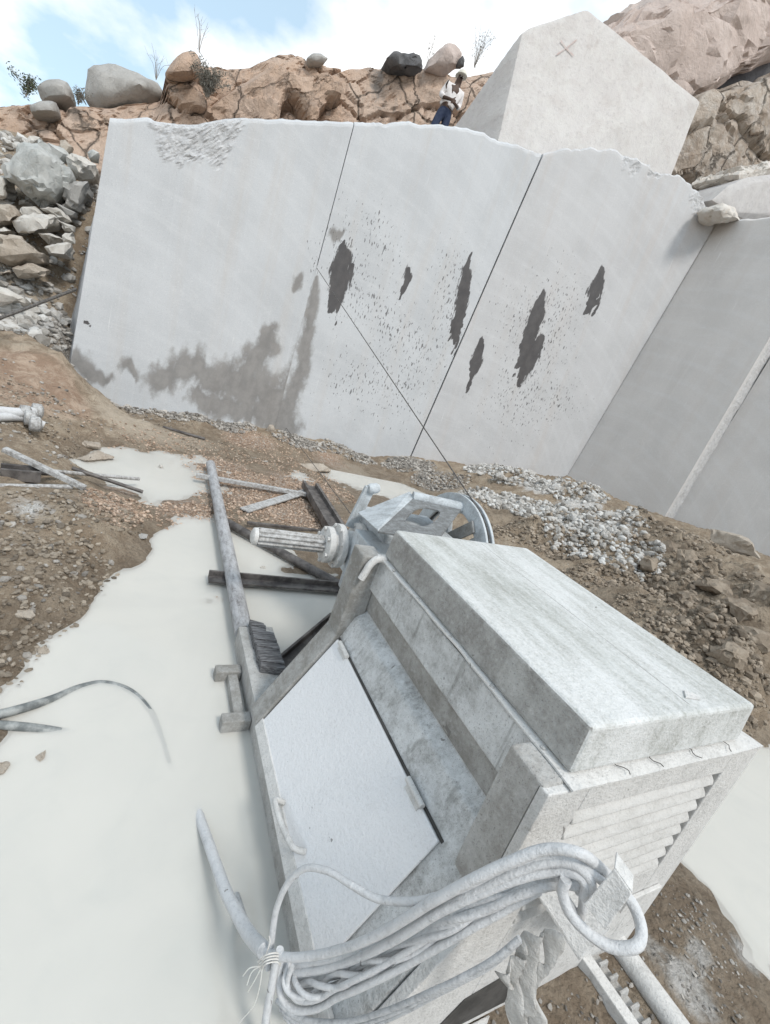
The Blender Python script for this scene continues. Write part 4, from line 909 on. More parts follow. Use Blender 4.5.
def box(name, x0, x1, y0, y1, z0, z1, mat, parent=None, bevel=0.005, **k):
    bm = bmesh.new(); add_box(bm, x0, x1, y0, y1, z0, z1); return bm_obj(name, bm, mat, parent, bevel, **k)
def frame_axes(d):
    d = np.asarray(d, float); d = d / np.linalg.norm(d); r = np.array([0, 0, 1.0]) if abs(d[2]) < 0.9 else np.array([1.0, 0, 0])
    a = np.cross(d, r); a /= np.linalg.norm(a); return d, a, np.cross(a, d)
def add_tube(bm, path, r, n=10, caps=True, twist=None):
    path = np.asarray(path, float); m = len(path); rr = np.full(m, r) if np.isscalar(r) else np.asarray(r); rings = []
    T = np.gradient(path, axis=0); T /= np.linalg.norm(T, axis=1)[:, None] + 1e-9
    _, a, b = frame_axes(T[0])
    for i in range(m):
        a = a - T[i] * np.dot(a, T[i]); a /= np.linalg.norm(a); b = np.cross(T[i], a)
        rings.append([bm.verts.new([float(c) for c in path[i] + rr[i] * (math.cos(t) * a + math.sin(t) * b)]) for t in np.linspace(0, 2 * math.pi, n, endpoint=False)])
    for p, q in zip(rings[:-1], rings[1:]):
        for j in range(n): bm.faces.new([p[j], p[(j + 1) % n], q[(j + 1) % n], q[j]])
    if caps: bm.faces.new(rings[0][::-1]); bm.faces.new(rings[-1])
def spline(pts, k=8):
    P = np.asarray(pts, float); P = np.vstack([2 * P[0] - P[1], P, 2 * P[-1] - P[-2]]); out = []
    for i in range(1, len(P) - 2):
        for t in np.linspace(0, 1, k, endpoint=False):
            a, b, c, d = P[i - 1], P[i], P[i + 1], P[i + 2]
            out.append(0.5 * (2 * b + (c - a) * t + (2 * a - 5 * b + 4 * c - d) * t * t + (-a + 3 * b - 3 * c + d) * t ** 3))
    out.append(P[-2]); return np.array(out)
def tube(name, pts, r, mat, parent=None, smooth_path=True, n=10, k=8, wob=0.0, label=None):
    bm = bmesh.new(); p = spline(pts, k) if smooth_path else np.asarray(pts, float)
    if wob: p = p + wob * np.stack([fbm(p, 5, 3, 5), fbm(p, 5, 3, 6), fbm(p, 5, 3, 7)], 1)
    rr = r if not wob else r * (1 + 0.05 * fbm(p, 14, 3, 9))
    add_tube(bm, p, rr, n); return bm_obj(name, bm, mat, parent, 0, True, 50, label)
def add_lathe(bm, c, axis, prof, n=32):
    """prof: list of (distance along axis, radius)"""
    d, a, b = frame_axes(axis); rings = []
    for s_, r_ in prof:
        rings.append([bm.verts.new([float(q) for q in np.asarray(c) + d * s_ + r_ * (math.cos(t) * a + math.sin(t) * b)]) for t in np.linspace(0, 2 * math.pi, n, endpoint=False)])
    for p, q in zip(rings[:-1], rings[1:]):
        for j in range(n): bm.faces.new([p[j], p[(j + 1) % n], q[(j + 1) % n], q[j]])
    bm.faces.new(rings[0][::-1]); bm.faces.new(rings[-1])
def lathe(name, c, axis, prof, mat, parent=None, n=32, bevel=0.003, label=None):
    bm = bmesh.new(); add_lathe(bm, c, axis, prof, n); return bm_obj(name, bm, mat, parent, bevel, True, 35, label)
def plate(name, quad, t, mat, parent=None, bevel=0.003, label=None):
    q = [np.asarray(p, float) for p in quad]; n = np.cross(q[1] - q[0], q[2] - q[0]); n /= np.linalg.norm(n)
    bm = bmesh.new(); add_prism(bm, [p - n * t / 2 for p in q], n * t); return bm_obj(name, bm, mat, parent, bevel, label=label)
def add_bar(bm, a, b, w, h, up=(0, 0, 1), prof=None):
    a = np.asarray(a, float); b = np.asarray(b, float); d = b - a; d0 = d / np.linalg.norm(d); sd = np.cross(d0, up); sd /= np.linalg.norm(sd); u = np.cross(sd, d0)
    prof = prof or [(-w / 2, 0), (w / 2, 0), (w / 2, h), (-w / 2, h)]
    add_prism(bm, [a + sd * x + u * z for x, z in prof], d)
def lib_copy(o, parent, mat4):
    c = o.copy(); COL.objects.link(c); c.parent = parent; c.matrix_local = mat4; return c

# ------------------------------------------------------------------ the wire saw machine
mac = empty('wire_saw_machine', (1.4, 1.1, 0.0), 'slurry covered grey wire saw machine standing in the milky pool, flat lid and louvred end', 'stone saw')
Y0, Y1 = 0.53, 1.80
# body: profile swept along its length
prof = [(.705, .02), (.705, .163), (.985, .700), (1.038, .828), (1.098, .860), (1.098, .985), (1.062, .992), (1.072, 1.166), (2.085, 1.166), (2.095, .02)]
bm = bmesh.new(); add_prism(bm, [(x, Y0 + 0.012, z) for x, z in prof], (0, Y1 - Y0 - .02, 0))
body = bm_obj('body', bm, M['panel'], mac, 0.009, seg=3)
# trough lining stained by wet slurry
box('recess_lining', 1.088, 1.0955, .68, 1.79, .870, .980, M['grime'], mac, 0.001)
# left and right base beams
box('base_beam', .70, .93, .50, 2.62, -.12, .160, M['frame'], mac, 0.006)
box('base_beam', 1.88, 2.125, .50, 2.45, -.12, .015, M['frame'], mac, 0.006)
box('cross_beam', .935, 1.875, 2.1, 2.3, -.12, .08, M['grime'], mac, 0.006)
# near corner post and end frame
pr = [(.985, .70), (.985, 1.172), (1.088, 1.172), (1.088, .86), (1.03, .82)]
bm = bmesh.new(); add_prism(bm, [(x, .522, z) for x, z in pr], (0, .135, 0)); bm_obj('corner_post', bm, M['frame'], mac, 0.010, seg=3)
bm = bmesh.new(); add_prism(bm, [(x, 1.765, z) for x, z in [(.672, .162), (.962, .715), (.975, 1.172), (1.088, 1.172), (1.088, .70), (.80, .162)]], (0, .135, 0)); bm_obj('corner_post', bm, M['grime'], mac, 0.010, seg=3)
# rim of the sloping side above and below the door
bm = bmesh.new(); add_prism(bm, [(.672, .60, .162), (.700, .60, .215), (.72, .60, .205), (.70, .60, .162)], (0, 1.16, 0)); bm_obj('sill_strip', bm, M['white'], mac, 0.003)
# door lying on the sloping side
hx = np.array([.287, 0, .545]); hx /= np.linalg.norm(hx); dn_ = np.array([-.545, 0, .287]); dn_ /= np.linalg.norm(dn_)
LO = np.array([.705, 0, .178]); HI = np.array([.985, 0, .700]); so = dn_ * 0.016
d_lo = LO + so; d_hi = HI + so - hx * 0.004
bm = bmesh.new(); add_prism(bm, [d_lo + (0, .722, 0), d_lo + (0, 1.752, 0), d_hi + (0, 1.752, 0), d_hi + (0, .722, 0)], -dn_ * 0.013)
door = bm_obj('door', bm, M['door'], mac, 0.004, seg=2)
bm = bmesh.new(); e = 0.008
add_prism(bm, [HI + (0, .715, 0) + so * .15 + hx * e, HI + (0, 1.76, 0) + so * .15 + hx * e, HI + (0, 1.76, 0) + so * .15 - hx * .004, HI + (0, .715, 0) + so * .15 - hx * .004], dn_ * .002)
bm_obj('door_gap_shade', bm, M['shadow_gap'], mac, 0)  # dark strip painted as the shade along the door joint
for hy in (.885, 1.655):
    c = HI + so * 1.0 + hx * .004
    bm = bmesh.new(); add_lathe(bm, c + (0, hy - .055, 0) + dn_ * .008, (0, 1, 0), [(0, .012), (.034, .012), (.035, .010), (.037, .010), (.038, .012), (.072, .012), (.073, .010), (.075, .010), (.076, .012), (.11, .012)], 14)
    add_prism(bm, [c + (0, hy - .045, 0) - hx * .002, c + (0, hy + .045, 0) - hx * .002, c + (0, hy + .045, 0) - hx * .03, c + (0, hy - .045, 0) - hx * .03], dn_ * .004)
    bm_obj('hinge', bm, M['white'], door, 0.0015, True)
# handle: bent rod near the lower edge
hp = lambda y, s_, o_: LO + hx * s_ + dn_ * (0.016 + o_) + np.array([0, y, 0])
tube('handle', [hp(1.285, .040, 0.0), hp(1.29, .040, .035), hp(1.275, .040, .052), hp(1.18, .050, .056), hp(1.08, .072, .052), hp(1.055, .080, .035), hp(1.05, .084, 0.0)], .0115, M['white'], door, True, 10, 6)
# lid and the flange it sits on
bm = bmesh.new(); n_x, n_y = 30, 40
fx0, fx1, fy0, fy1 = 1.060, 2.088, .494, 1.80
FXY = np.array([(x, y) for y in np.linspace(fy0, fy1, n_y) for x in np.linspace(fx0, fx1, n_x)])
ed = np.minimum.reduce([FXY[:, 0] - fx0, fx1 - FXY[:, 0], FXY[:, 1] - fy0, fy1 - FXY[:, 1]])
wav = 0.010 * fbm(np.concatenate([FXY, FXY[:, :1] * 0], 1), 3.1, 3, 4)
zz = 1.183 + (1.4 * wav - .005) * np.exp(-ed / 0.03)
vt = [bm.verts.new((p[0], p[1], z)) for p, z in zip(FXY, zz)]; vb = [bm.verts.new((p[0], p[1], z - .006)) for p, z in zip(FXY, zz)]
I = lambda i, j: j * n_x + i
for j in range(n_y - 1):
    for i in range(n_x - 1):
        bm.faces.new([vt[I(i, j)], vt[I(i + 1, j)], vt[I(i + 1, j + 1)], vt[I(i, j + 1)]]); bm.faces.new([vb[I(i, j)], vb[I(i, j + 1)], vb[I(i + 1, j + 1)], vb[I(i + 1, j)]])
per = [I(i, 0) for i in range(n_x)] + [I(n_x - 1, j) for j in range(1, n_y)] + [I(i, n_y - 1) for i in range(n_x - 2, -1, -1)] + [I(0, j) for j in range(n_y - 2, 0, -1)]
for a_, b_ in zip(per, per[1:] + per[:1]): bm.faces.new([vt[a_], vb[a_], vb[b_], vt[b_]])
flange = bm_obj('lid_flange', bm, M['white'], mac, 0, True, 40)
rv = None
for y_ in (.62, .86, 1.12, 1.38, 1.62):
    if rv is None:
        bm = bmesh.new(); add_lathe(bm, (0, 0, 0), (0, 0, 1), [(0, .008), (.003, .008), (.005, .005)], 10); rv = bm_obj('rivet', bm, M['frame'], flange, 0, True); rv.location = Vector((1.0705, y_, 1.182)) - world_loc(flange)
    else:
        c = rv.copy(); COL.objects.link(c); c.location = Vector((1.0705 + rnd.uniform(-.002, .002), y_, 1.182)) - world_loc(flange)
for x_ in (1.30, 1.45, 1.66, 1.86):
    ang = rnd.uniform(-.5, .5); pts = [(x_ + .02 * math.sin(k * 1.7 + x_ * 9) * .5 + ang * k * .012, .496 + k * .011, 1.1868) for k in range(6)]
    bm = bmesh.new(); add_tube(bm, pts, .0013, 5); bm_obj('dust_crack', bm, M['shadow_gap'], flange, 0)
box('rim_gap_shade', 1.074, 2.08, .535, 1.79, 1.1662, 1.1755, M['shadow_gap'], mac, 0)  # dark filler painted as the shade under the flange
bm = bmesh.new(); add_prism(bm, [(1.078, .528, 1.186), (1.968, .528, 1.186), (1.968, 1.76, 1.186), (1.078, 1.76, 1.186)], (0, 0, .147))
for v in bm.verts:
    if v.co.z > 1.3: v.co.x += (.012 if v.co.x < 1.5 else .0); v.co.y += (.012 if v.co.y < 1 else -.004)
lid = bm_obj('lid', bm, M['lid'], mac, 0.013, seg=3)
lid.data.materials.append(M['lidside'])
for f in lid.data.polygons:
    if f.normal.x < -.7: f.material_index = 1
bm = bmesh.new(); add_prism(bm, [(1.62, .60, 1.3335), (1.68, .585, 1.3335), (1.70, .60, 1.3335), (1.66, .63, 1.3335)], (0, 0, .006)); bm_obj('paper_scrap', bm, M['white'], lid, 0.001, label='loose flake of dried slurry on the lid')
bm = bmesh.new()
add_box(bm, 1.60, 1.6025, .575, 1.73, 1.3325, 1.3338)
bm_obj('lid_seam', bm, M['frame'], lid, 0)
# louvred end
WX0, WX1, WZ0, WZ1 = 1.15, 1.915, .60, 1.072
bm = bmesh.new()
add_prism(bm, [(.705, .502, .02), (.705, .502, .163), (.985, .502, .706), (.985, .502, 1.165), (WX0, .502, 1.165), (WX0, .502, .02)], (0, .036, 0))
add_box(bm, WX0 + .0005, WX1 - .0005, .502, .538, WZ1, 1.165); add_box(bm, WX1, 2.10, .502, .538, .02, 1.165)
add_box(bm, WX0 + .0005, WX1 - .0005, .502, .538, .05, WZ0)
end = bm_obj('end_frame', bm, M['white'], mac, 0.004)
slat0 = None; ns = 8; pitch = (WZ1 - WZ0) / ns
for k in range(ns):
    if slat0 is None:
        bm = bmesh.new(); pf = [(.0, .0), (-.026, .006), (-.036, .016), (-.032, .030), (-.012, .050), (.0, .054)]
        add_prism(bm, [(WX0 - .002, y, z) for y, z in pf], (WX1 - WX0 + .004 - .03, 0, 0))
        slat0 = bm_obj('louver_slat', bm, M['slat'], end, 0.003, True); slat0.location += Vector((0, .532, WZ0))
    else:
        c = slat0.copy(); COL.objects.link(c); c.location = slat0.location + Vector((0, 0, pitch * k))
box('louver_back', WX0 + .001, WX1 - .001, .534, .5415, WZ0, WZ1, M['grime'], end, 0)
box('bottom_rail', .90, 2.13, .470, .500, -.02, .052, M['white'], mac, 0.006)
bx = at_y(645, 885, .49); box('wear_plate', 1.80, 2.02, .486, .5015, .40, .47, M['white'], end, 0.003)
bm = bmesh.new(); add_prism(bm, [(1.02, .4985, .09), (1.38, .4985, .09), (1.46, .4985, .24), (1.30, .4985, .30), (1.12, .4985, .26)], (0, .0025, 0)); bm_obj('cable_opening_shade', bm, M['shadow_gap'], end, 0)  # dark sheet on the closed frame, painted as a shaded opening
# cable bracket sticking out of the end
pa, pb = at_y(533, 888, .50), at_y(572, 874, .50)
q1, q2 = at_y(580, 960, .345), at_y(610, 930, .345)
br = plate('cable_bracket', [pa, pb, q2, q1], .012, M['white'], mac, .003)
w0, w1, w2, w3 = at_d(614.5, 868, .93), at_d(632, 893, .905), at_d(606, 930, .915), at_d(584, 904, .94)
plate('stop_plate', [w0, w1, w2, w3], .006, M['white'], br, .002)
lw = (w3 - w0) * .0 + np.array([.025, .02, .01]); plate('stop_lip', [w0, w0 + lw, w1 + lw, w1], .004, M['white'], br, .001)
plate('bracket_web', [at_y(560, 900, .50), q2 + (0, .02, -.01), q2 + (0, .02, -.09), at_y(575, 930, .50)], .010, M['frame'], br, .002)
# hook on the far post
tube('lifting_hook', [at_y(361, 579, 1.735), at_y(365, 573, 1.735), at_y(370, 565, 1.735), at_y(377, 559.5, 1.735), at_y(384, 560, 1.735), at_y(388, 567, 1.735), at_y(389, 578, 1.735)], .018, M['white'], mac, True, 12, 6)
# drive: splined shaft, hub, wheel
AX = np.array([0, 2.86, .72])
bm = bmesh.new(); d, a_, b_ = frame_axes((1, 0, 0)); ringp = []
for t in range(48):
    an = 2 * math.pi * t / 48; r_ = .066 if (t % 4) < 2 else .053; ringp.append(AX + (.74, 0, 0) + r_ * (math.cos(an) * a_ + math.sin(an) * b_))
add_prism(bm, ringp, (.56, 0, 0)); shaft = bm_obj('splined_shaft', bm, M['steel_lt'], mac, 0.003)
lathe('shaft_cap', AX + (.700, 0, 0), (1, 0, 0), [(0, .040), (.012, .060), (.038, .0625)], M['white'], shaft, 24)
hub = lathe('hub', AX + (1.22, 0, 0), (1, 0, 0), [(0, .10), (.01, .135), (.055, .135), (.056, .105), (.09, .105), (.091, .165), (.135, .165), (.136, .12), (.25, .125), (.251, .19), (.29, .19), (.291, .14), (.62, .14)], M['white'], mac, 36)
b0 = None
for rr_, sx, nb_ in ((.118, -.012, 6), (.150, .082, 8), (.172, .242, 8)):
    for k in range(nb_):
        an = 2 * math.pi * k / nb_ + .3; c = AX + (1.22 + sx, rr_ * math.cos(an), rr_ * math.sin(an))
        if b0 is None:
            bm = bmesh.new(); add_lathe(bm, (0, 0, 0), (1, 0, 0), [(0, .016), (.014, .016), (.018, .012)], 6); b0 = bm_obj('bolt', bm, M['white'], hub, 0); b0.location = Vector(c - (np.array(world_loc(hub))))
        else:
            cpy = b0.copy(); COL.objects.link(cpy); cpy.location = Vector(c - (np.array(world_loc(hub))))
box('drive_arm', 1.38, 1.95, 1.91, 2.75, .45, .92, M['bluesteel'], mac, .012)
box('gear_case', 1.52, 2.20, 2.56, 3.12, .42, .98, M['bluesteel'], mac, .015)
bm = bmesh.new(); u0, u1 = at_y(351, 528, 2.95), at_y(371, 488, 2.95); add_bar(bm, u0, u1, .085, .03, (0, 1, 0)); bm_obj('guide_post', bm, M['bluesteel'], mac, .004)
lathe('clamp_head', u1 - (0.02, 0, .01), (1, .1, .2), [(0, .03), (.02, .04), (.07, .04), (.09, .03)], M['bluesteel'], mac, 14)
# guard: folded plate with a hand hole and a round bar along its edge
t0, t1 = at_y(414, 497.5, 2.98), at_y(462, 508, 2.86)
bl_, br_ = at_y(378, 531, 2.30), at_y(437, 541, 2.10)
def plate_hole(name, q, cu, cv, ru, rv, th, mat, parent, rot=0.0):
    q = [np.asarray(p, float) for p in q]; n = np.cross(q[1] - q[0], q[3] - q[0]); n /= np.linalg.norm(n)
    B = lambda u, v: (q[0] * (1 - u) + q[1] * u) * (1 - v) + (q[3] * (1 - u) + q[2] * u) * v
    N = 40; bm = bmesh.new(); L = []
    for s_ in (0, 1):
        o_, i_ = [], []
        for k in range(N):
            an = 2 * math.pi * k / N; c, sn = math.cos(an), math.sin(an)
            m = max(abs(c), abs(sn)); ou, ov = .5 + .5 * c / m, .5 + .5 * sn / m
            sup = (abs(c) ** 3.2 + abs(sn) ** 3.2) ** (-1 / 3.2)
            iu, iv = cu + ru * c * sup, cv + rv * sn * sup
            o_.append(bm.verts.new([float(x) for x in B(ou, ov) - n * th * s_])); i_.append(bm.verts.new([float(x) for x in B(iu, iv) - n * th * s_]))
        L.append((o_, i_))
    for k in range(N):
        j = (k + 1) % N
        bm.faces.new([L[0][0][k], L[0][0][j], L[0][1][j], L[0][1][k]]); bm.faces.new([L[1][0][j], L[1][0][k], L[1][1][k], L[1][1][j]])
        bm.faces.new([L[0][0][j], L[0][0][k], L[1][0][k], L[1][0][j]]); bm.faces.new([L[0][1][k], L[0][1][j], L[1][1][j], L[1][1][k]])
    return bm_obj(name, bm, mat, parent, 0.002)
guard = plate_hole('guard_plate', [bl_, br_, t1, t0], .46, .52, .25, .26, .014, M['guard'], mac)
plate('guard_side', [at_y(358, 513, 2.85), bl_, t0, at_y(410, 492, 3.10)], .012, M['bluesteel'], guard, .003)
tube('guard_bar', [t0 - (t1 - t0) * .03, t0 * .5 + t1 * .5, t1 + (t1 - t0) * .04], .048, M['bluesteel'], guard, False, 16)
WC = np.array([2.30, 2.86, .72]); WR = .56
wheel = lathe('flywheel', WC, (1, 0, 0), [(0, .07), (.0, .12), (.03, .13), (.09, .13), (.10, .07)], M['bluesteel'], mac, 40)
def ring(name, c, x0, x1, r0, r1, mat, parent, n=72, bevel=.004):
    bm = bmesh.new(); R_ = []
    for x_, r_ in ((x0, r0), (x0, r1), (x1, r1), (x1, r0)): R_.append([bm.verts.new([float(v) for v in np.asarray(c) + (x_, r_ * math.cos(t), r_ * math.sin(t))]) for t in np.linspace(0, 2 * math.pi, n, endpoint=False)])
    for p, q in zip(R_, R_[1:] + R_[:1]):
        for j in range(n): bm.faces.new([p[j], p[(j + 1) % n], q[(j + 1) % n], q[j]])
    return bm_obj(name, bm, mat, parent, bevel, True, 35)
ring('wheel_rim', WC, 0.0, .022, .43, WR, M['bluesteel'], wheel)
ring('wheel_rim', WC, .062, .085, .43, WR, M['bluesteel'], wheel)
ring('rubber_groove', WC, .023, .061, .44, WR - .022, M['rubber'], wheel, bevel=0)
for k in range(5):
    an = 2 * math.pi * k / 5 + 1.1; dr = np.array([0, math.cos(an), math.sin(an)]); bm = bmesh.new()
    add_bar(bm, WC + dr * .12 + (.015, 0, 0), WC + dr * .438 + (.015, 0, 0), .075, .05, (1, 0, 0)); bm_obj('spoke', bm, M['bluesteel'], wheel, .004)
bm = bmesh.new(); add_bar(bm, WC + (-.02, .30, -.1), WC + (-.02, -.25, .40), .10, .02, (1, 0, 0)); bm_obj('tension_plate', bm, M['grime'], mac, .004)
box('wheel_support', 1.95, 2.29, 2.74, 2.98, .45, .84, M['grime'], mac, .01)
# foot in the pool beside the beam
f0, f1 = at_z(243, 680, .05), at_z(238, 718, .05)
ft = box('foot', .615, .672, 1.96, 2.28, -.12, .055, M['grime'], mac, .006)
box('foot_pad', .545, .698, 2.28, 2.35, -.12, .07, M['grime'], ft, .006); box('foot_pad', .545, .698, 1.89, 1.96, -.12, .07, M['grime'], ft, .006)

# timber chock on the beam
bm = bmesh.new()
for k in range(13):
    y_ = 2.13 + k * .036; x1 = .905 - .05 * (k > 9) - .006 * rnd.random(); x0 = .757 + .006 * rnd.random(); sl = .03
    add_prism(bm, [(x0, y_ + sl, .162), (x1, y_ - .01, .162), (x1, y_ + .024, .162), (x0, y_ + sl + .034, .162)], (0, 0, .052 + .012 * rnd.random()))
ch = bm_obj('timber_block', bm, M['wood'], None, .003); rebase(ch); tag(ch, 'splintered dark timber block lying on the machine beam beside the long pipe', 'wood block')

# long pipe running out from the beam over the pool
lp = tube('steel_pipe', [at_z(244, 633, .10), at_z(210.5, 464, .10)], .060, M['pipe'], None, False, 16, 8); rebase(lp); tag(lp, 'long scuffed grey steel pipe running from the machine beam over the pool', 'pipe')

# guide rail with rack at the near end
rail = empty('guide_rail', (1.95, .1, .03), 'slurry coated guide rail with toothed rack and tube at the machine near end', 'rail')
bm = bmesh.new(); add_bar(bm, (1.80, .62, .03), (1.90, -.7, .03), .05, .085); bm_obj('beam', bm, M['white'], rail, .004)
bm = bmesh.new(); add_bar(bm, (1.86, .62, .035), (1.965, -.7, .035), .06, .05); bm_obj('rack_bar', bm, M['frame'], rail, .004)
tb = tube('round_tube', [(2.02, .66, .085), (2.045, .0, .085), (2.07, -.7, .085)], .045, M['white'], rail, False, 18)
tooth = None
for k in range(26):
    f_ = k / 26; c = np.array([1.872 + .10 * f_, .56 - 1.2 * f_, .085])
    if tooth is None:
        bm = bmesh.new(); add_prism(bm, [(-.026, -.011, 0), (-.026, .011, 0), (-.026, .005, .022), (-.026, -.005, .022)], (.05, 0, 0)); tooth = bm_obj('rack_tooth', bm, M['frame'], rail, .002); tooth.location = Vector(c) - rail.location
    else:
        q = tooth.copy(); COL.objects.link(q); q.location = Vector(c) - rail.location

# ------------------------------------------------------------------ cables
DX = [180, 270, 320, 360, 400, 450, 500, 550, 600, 660]; DV = [1.55, 1.36, 1.28, 1.20, 1.13, 1.055, 1.02, .995, .955, .93]
def cab(lst, off=0.0): return [at_d(p[0], p[1], np.interp(p[0], DX, DV) + off + (p[2] if len(p) > 2 else 0)) for p in lst]
coil = empty('power_cable', at_d(560, 880, 1.0), 'coil of thick slurry whitened power cable slung over the bracket at the machine end', 'cable')
tube('cable_strand', cab([(268, 968), (271, 945), (276, 912), (287, 884), (304, 868), (326, 870), (350, 884), (378, 899), (408, 902), (436, 897), (470, 884), (508, 866), (540, 857), (566, 858), (585, 868), (600, 880), (612, 888)]), 0.0095, M['cable'], coil, wob=.004)
tube('cable_strand', cab([(262, 950, .02), (282, 957), (312, 955), (350, 946), (390, 928), (430, 903), (470, 880), (510, 862), (545, 850), (578, 853), (600, 868, .04), (618, 886, .05), (634, 906, .05), (642, 930, .03), (636, 947, .0), (612, 947), (588, 932), (570, 912), (563, 892), (566, 880)], -.02), 0.0120, M['cable'], coil, wob=.004)
tube('cable_strand', cab([(274, 962, .02), (300, 972, .02), (345, 962, .02), (395, 940), (440, 912), (482, 892), (520, 878), (552, 872), (576, 874), (586, 886), (584, 898)], -.005), 0.0108, M['cable'], coil, wob=.004)
tube('cable_strand', cab([(300, 985, .03), (340, 972, .03), (395, 952, .03), (445, 926, .02), (490, 906, .01), (530, 891), (560, 884), (582, 888), (588, 900)], .01), 0.0101, M['cable'], coil, wob=.004)
tube('cable_strand', cab([(277, 975, .02), (292, 990, .02), (320, 990, .02), (352, 978, .02), (392, 958, .03), (440, 934, .03), (486, 914, .02)], .015), 0.0094, M['cable_b'], coil, wob=.004)
tube('cable_strand', cab([(262, 1060), (266, 1020), (272, 985), (276, 962), (280, 950)], -.02), 0.0120, M['cable'], coil, wob=.003)
base_p = spline(cab([(284, 962, .02), (290, 982, .0), (308, 990, -.01), (330, 984, .0), (352, 974, .01), (380, 962, .02), (412, 946, .03), (450, 924, .03), (490, 903, .03), (530, 888, .03)]), 9)
for k in range(3):
    T_ = np.gradient(base_p, axis=0); T_ /= np.linalg.norm(T_, axis=1)[:, None]; nn = np.cross(T_, [0, 0, 1.0]); nn /= np.linalg.norm(nn, axis=1)[:, None]; bb = np.cross(T_, nn)
    ph = np.linspace(0, 17, len(base_p)) + 2.09 * k; rad_ = np.linspace(.020, .010, len(base_p))[:, None]
    tube('twisted_strand', base_p + rad_ * (np.cos(ph)[:, None] * nn + np.sin(ph)[:, None] * bb), .0078, M['cable'], coil, False, 8)
tube('cable_strand', cab([(282, 958), (279, 978), (282, 998), (296, 1010), (318, 1008), (340, 996), (372, 982), (410, 964, .02), (455, 938, .03), (500, 912, .03), (540, 890, .03)], .0), .0095, M['cable'], coil, wob=.003)
tube('cable_strand', cab([(292, 966), (288, 984), (298, 1000), (318, 999), (336, 988), (360, 977), (390, 962, .02), (430, 938, .035), (470, 914, .04)], -.015), .0075, M['cable'], coil, wob=.003)
for k in range(3):
    tube('cable_strand', cab([(276 + k * 4, 1000 + k * 8), (300, 1018 + k * 5), (345, 1022 + k * 6), (400, 1006 + k * 4), (450, 984 + k * 2), (490, 962 + k * 2), (520, 938 + k)], .05 + .01 * k), 0.0072, M['cable_b'], coil, wob=.004)
tube('cable_strand', cab([(280, 968, .03), (310, 963, .03), (352, 953, .03), (402, 931, .02), (448, 905, .01), (492, 882), (528, 867), (556, 862), (576, 866), (590, 880), (592, 896)], -.005), .0105, M['cable'], coil, wob=.004)
tube('cable_strand', cab([(290, 980, .03), (330, 976, .03), (372, 962, .03), (420, 938, .03), (466, 915, .02), (508, 896, .01), (545, 880), (572, 880), (580, 892)], .015), .0095, M['cable_b'], coil, wob=.004)
tube('cable_strand', cab([(560, 872), (576, 878), (584, 896), (580, 916), (568, 902), (560, 886)], .02), .011, M['cable'], coil, wob=.003)
lo_ = empty('electric_cable', at_z(200, 815, 0.0), 'pale cable rising out of the pool to the tied cable bundle', 'cable')
tube('cable_strand', [at_z(193, 790, -.06), at_z(200, 818, -.01), at_z(210, 848, .05), at_z(226, 892, .12), at_z(246, 930, .2), at_d(264, 951, 1.36)], .021, M['cable'], lo_, wob=.003)
tube('cable_strand', [at_z(233, 885, -.05), at_z(239, 905, .02), at_z(249, 935, .1), at_d(266, 962, 1.38)], .014, M['cable_b'], lo_, wob=.003)
tw = empty('twine', at_d(266, 960, 1.32), 'frayed white twine tying the cable bundle at the pool side of the machine', 'string')
for k in range(4):
    tube('twine_turn', [at_d(258 + k, 962 + k * 3, 1.33), at_d(266, 955 + k * 3, 1.30), at_d(277, 953 + k * 3, 1.31), at_d(281, 958 + k * 3, 1.34)], .0022, M['twine'], tw, n=5)
for pts in [[(263, 962), (260, 985), (254, 1005), (240, 1022)], [(262, 965), (252, 972), (247, 985)], [(264, 962), (256, 978), (248, 992)], [(266, 955), (270, 942), (269, 936)], [(262, 966), (250, 968), (243, 976)]]:
    tube('loose_end', [at_d(x_, y_, 1.32 + .01 * i) for i, (x_, y_) in enumerate(pts)], .0016, M['twine'], tw, n=5)
# torn sheet hanging below the bracket
rg_ = bmesh.new(); NU, NV = 26, 22; gridv = []
topL, topR, botL, botR = at_d(497, 972, 1.10), at_d(556, 925, 1.06), at_d(512, 1040, 1.10), at_d(538, 1040, 1.08)
for j in range(NV):
    v_ = j / (NV - 1); row = []
    for i in range(NU):
        u_ = i / (NU - 1); pin = 1 - .55 * math.exp(-((v_ - .45) / .22) ** 2); uu = .5 + (u_ - .5) * pin
        p = (topL * (1 - uu) + topR * uu) * (1 - v_) + (botL * (1 - uu) + botR * uu) * v_
        f_ = math.sin(u_ * 19 + v_ * 3 + 2 * math.sin(v_ * 4)) * .014 + math.sin(u_ * 7 + v_ * 8) * .012; p = p + np.array([.3, -1, .1]) * f_
        row.append(p)
    gridv.append(row)
G_ = np.array(gridv); G_ += .012 * np.stack([fbm(G_.reshape(-1, 3), 16, 3, 1), fbm(G_.reshape(-1, 3), 16, 3, 2), fbm(G_.reshape(-1, 3), 16, 3, 3)], 1).reshape(G_.shape)
vv = [[rg_.verts.new([float(c) for c in p]) for p in row] for row in G_]
for j in range(NV - 1):
    for i in range(NU - 1):
        if (j > 15 and (i % 9 in (7, 8))) or (j < 5 and i % 11 == 10): continue
        rg_.faces.new([vv[j][i], vv[j][i + 1], vv[j + 1][i + 1], vv[j + 1][i]])
rag = bm_obj('torn_sheet', rg_, M['rag'], None, 0, True, 60); rag.modifiers.new('thick', 'SOLIDIFY').thickness = .003; rebase(rag); tag(rag, 'torn slurry stiffened plastic sheet hanging crumpled under the cable bracket', 'sheet')
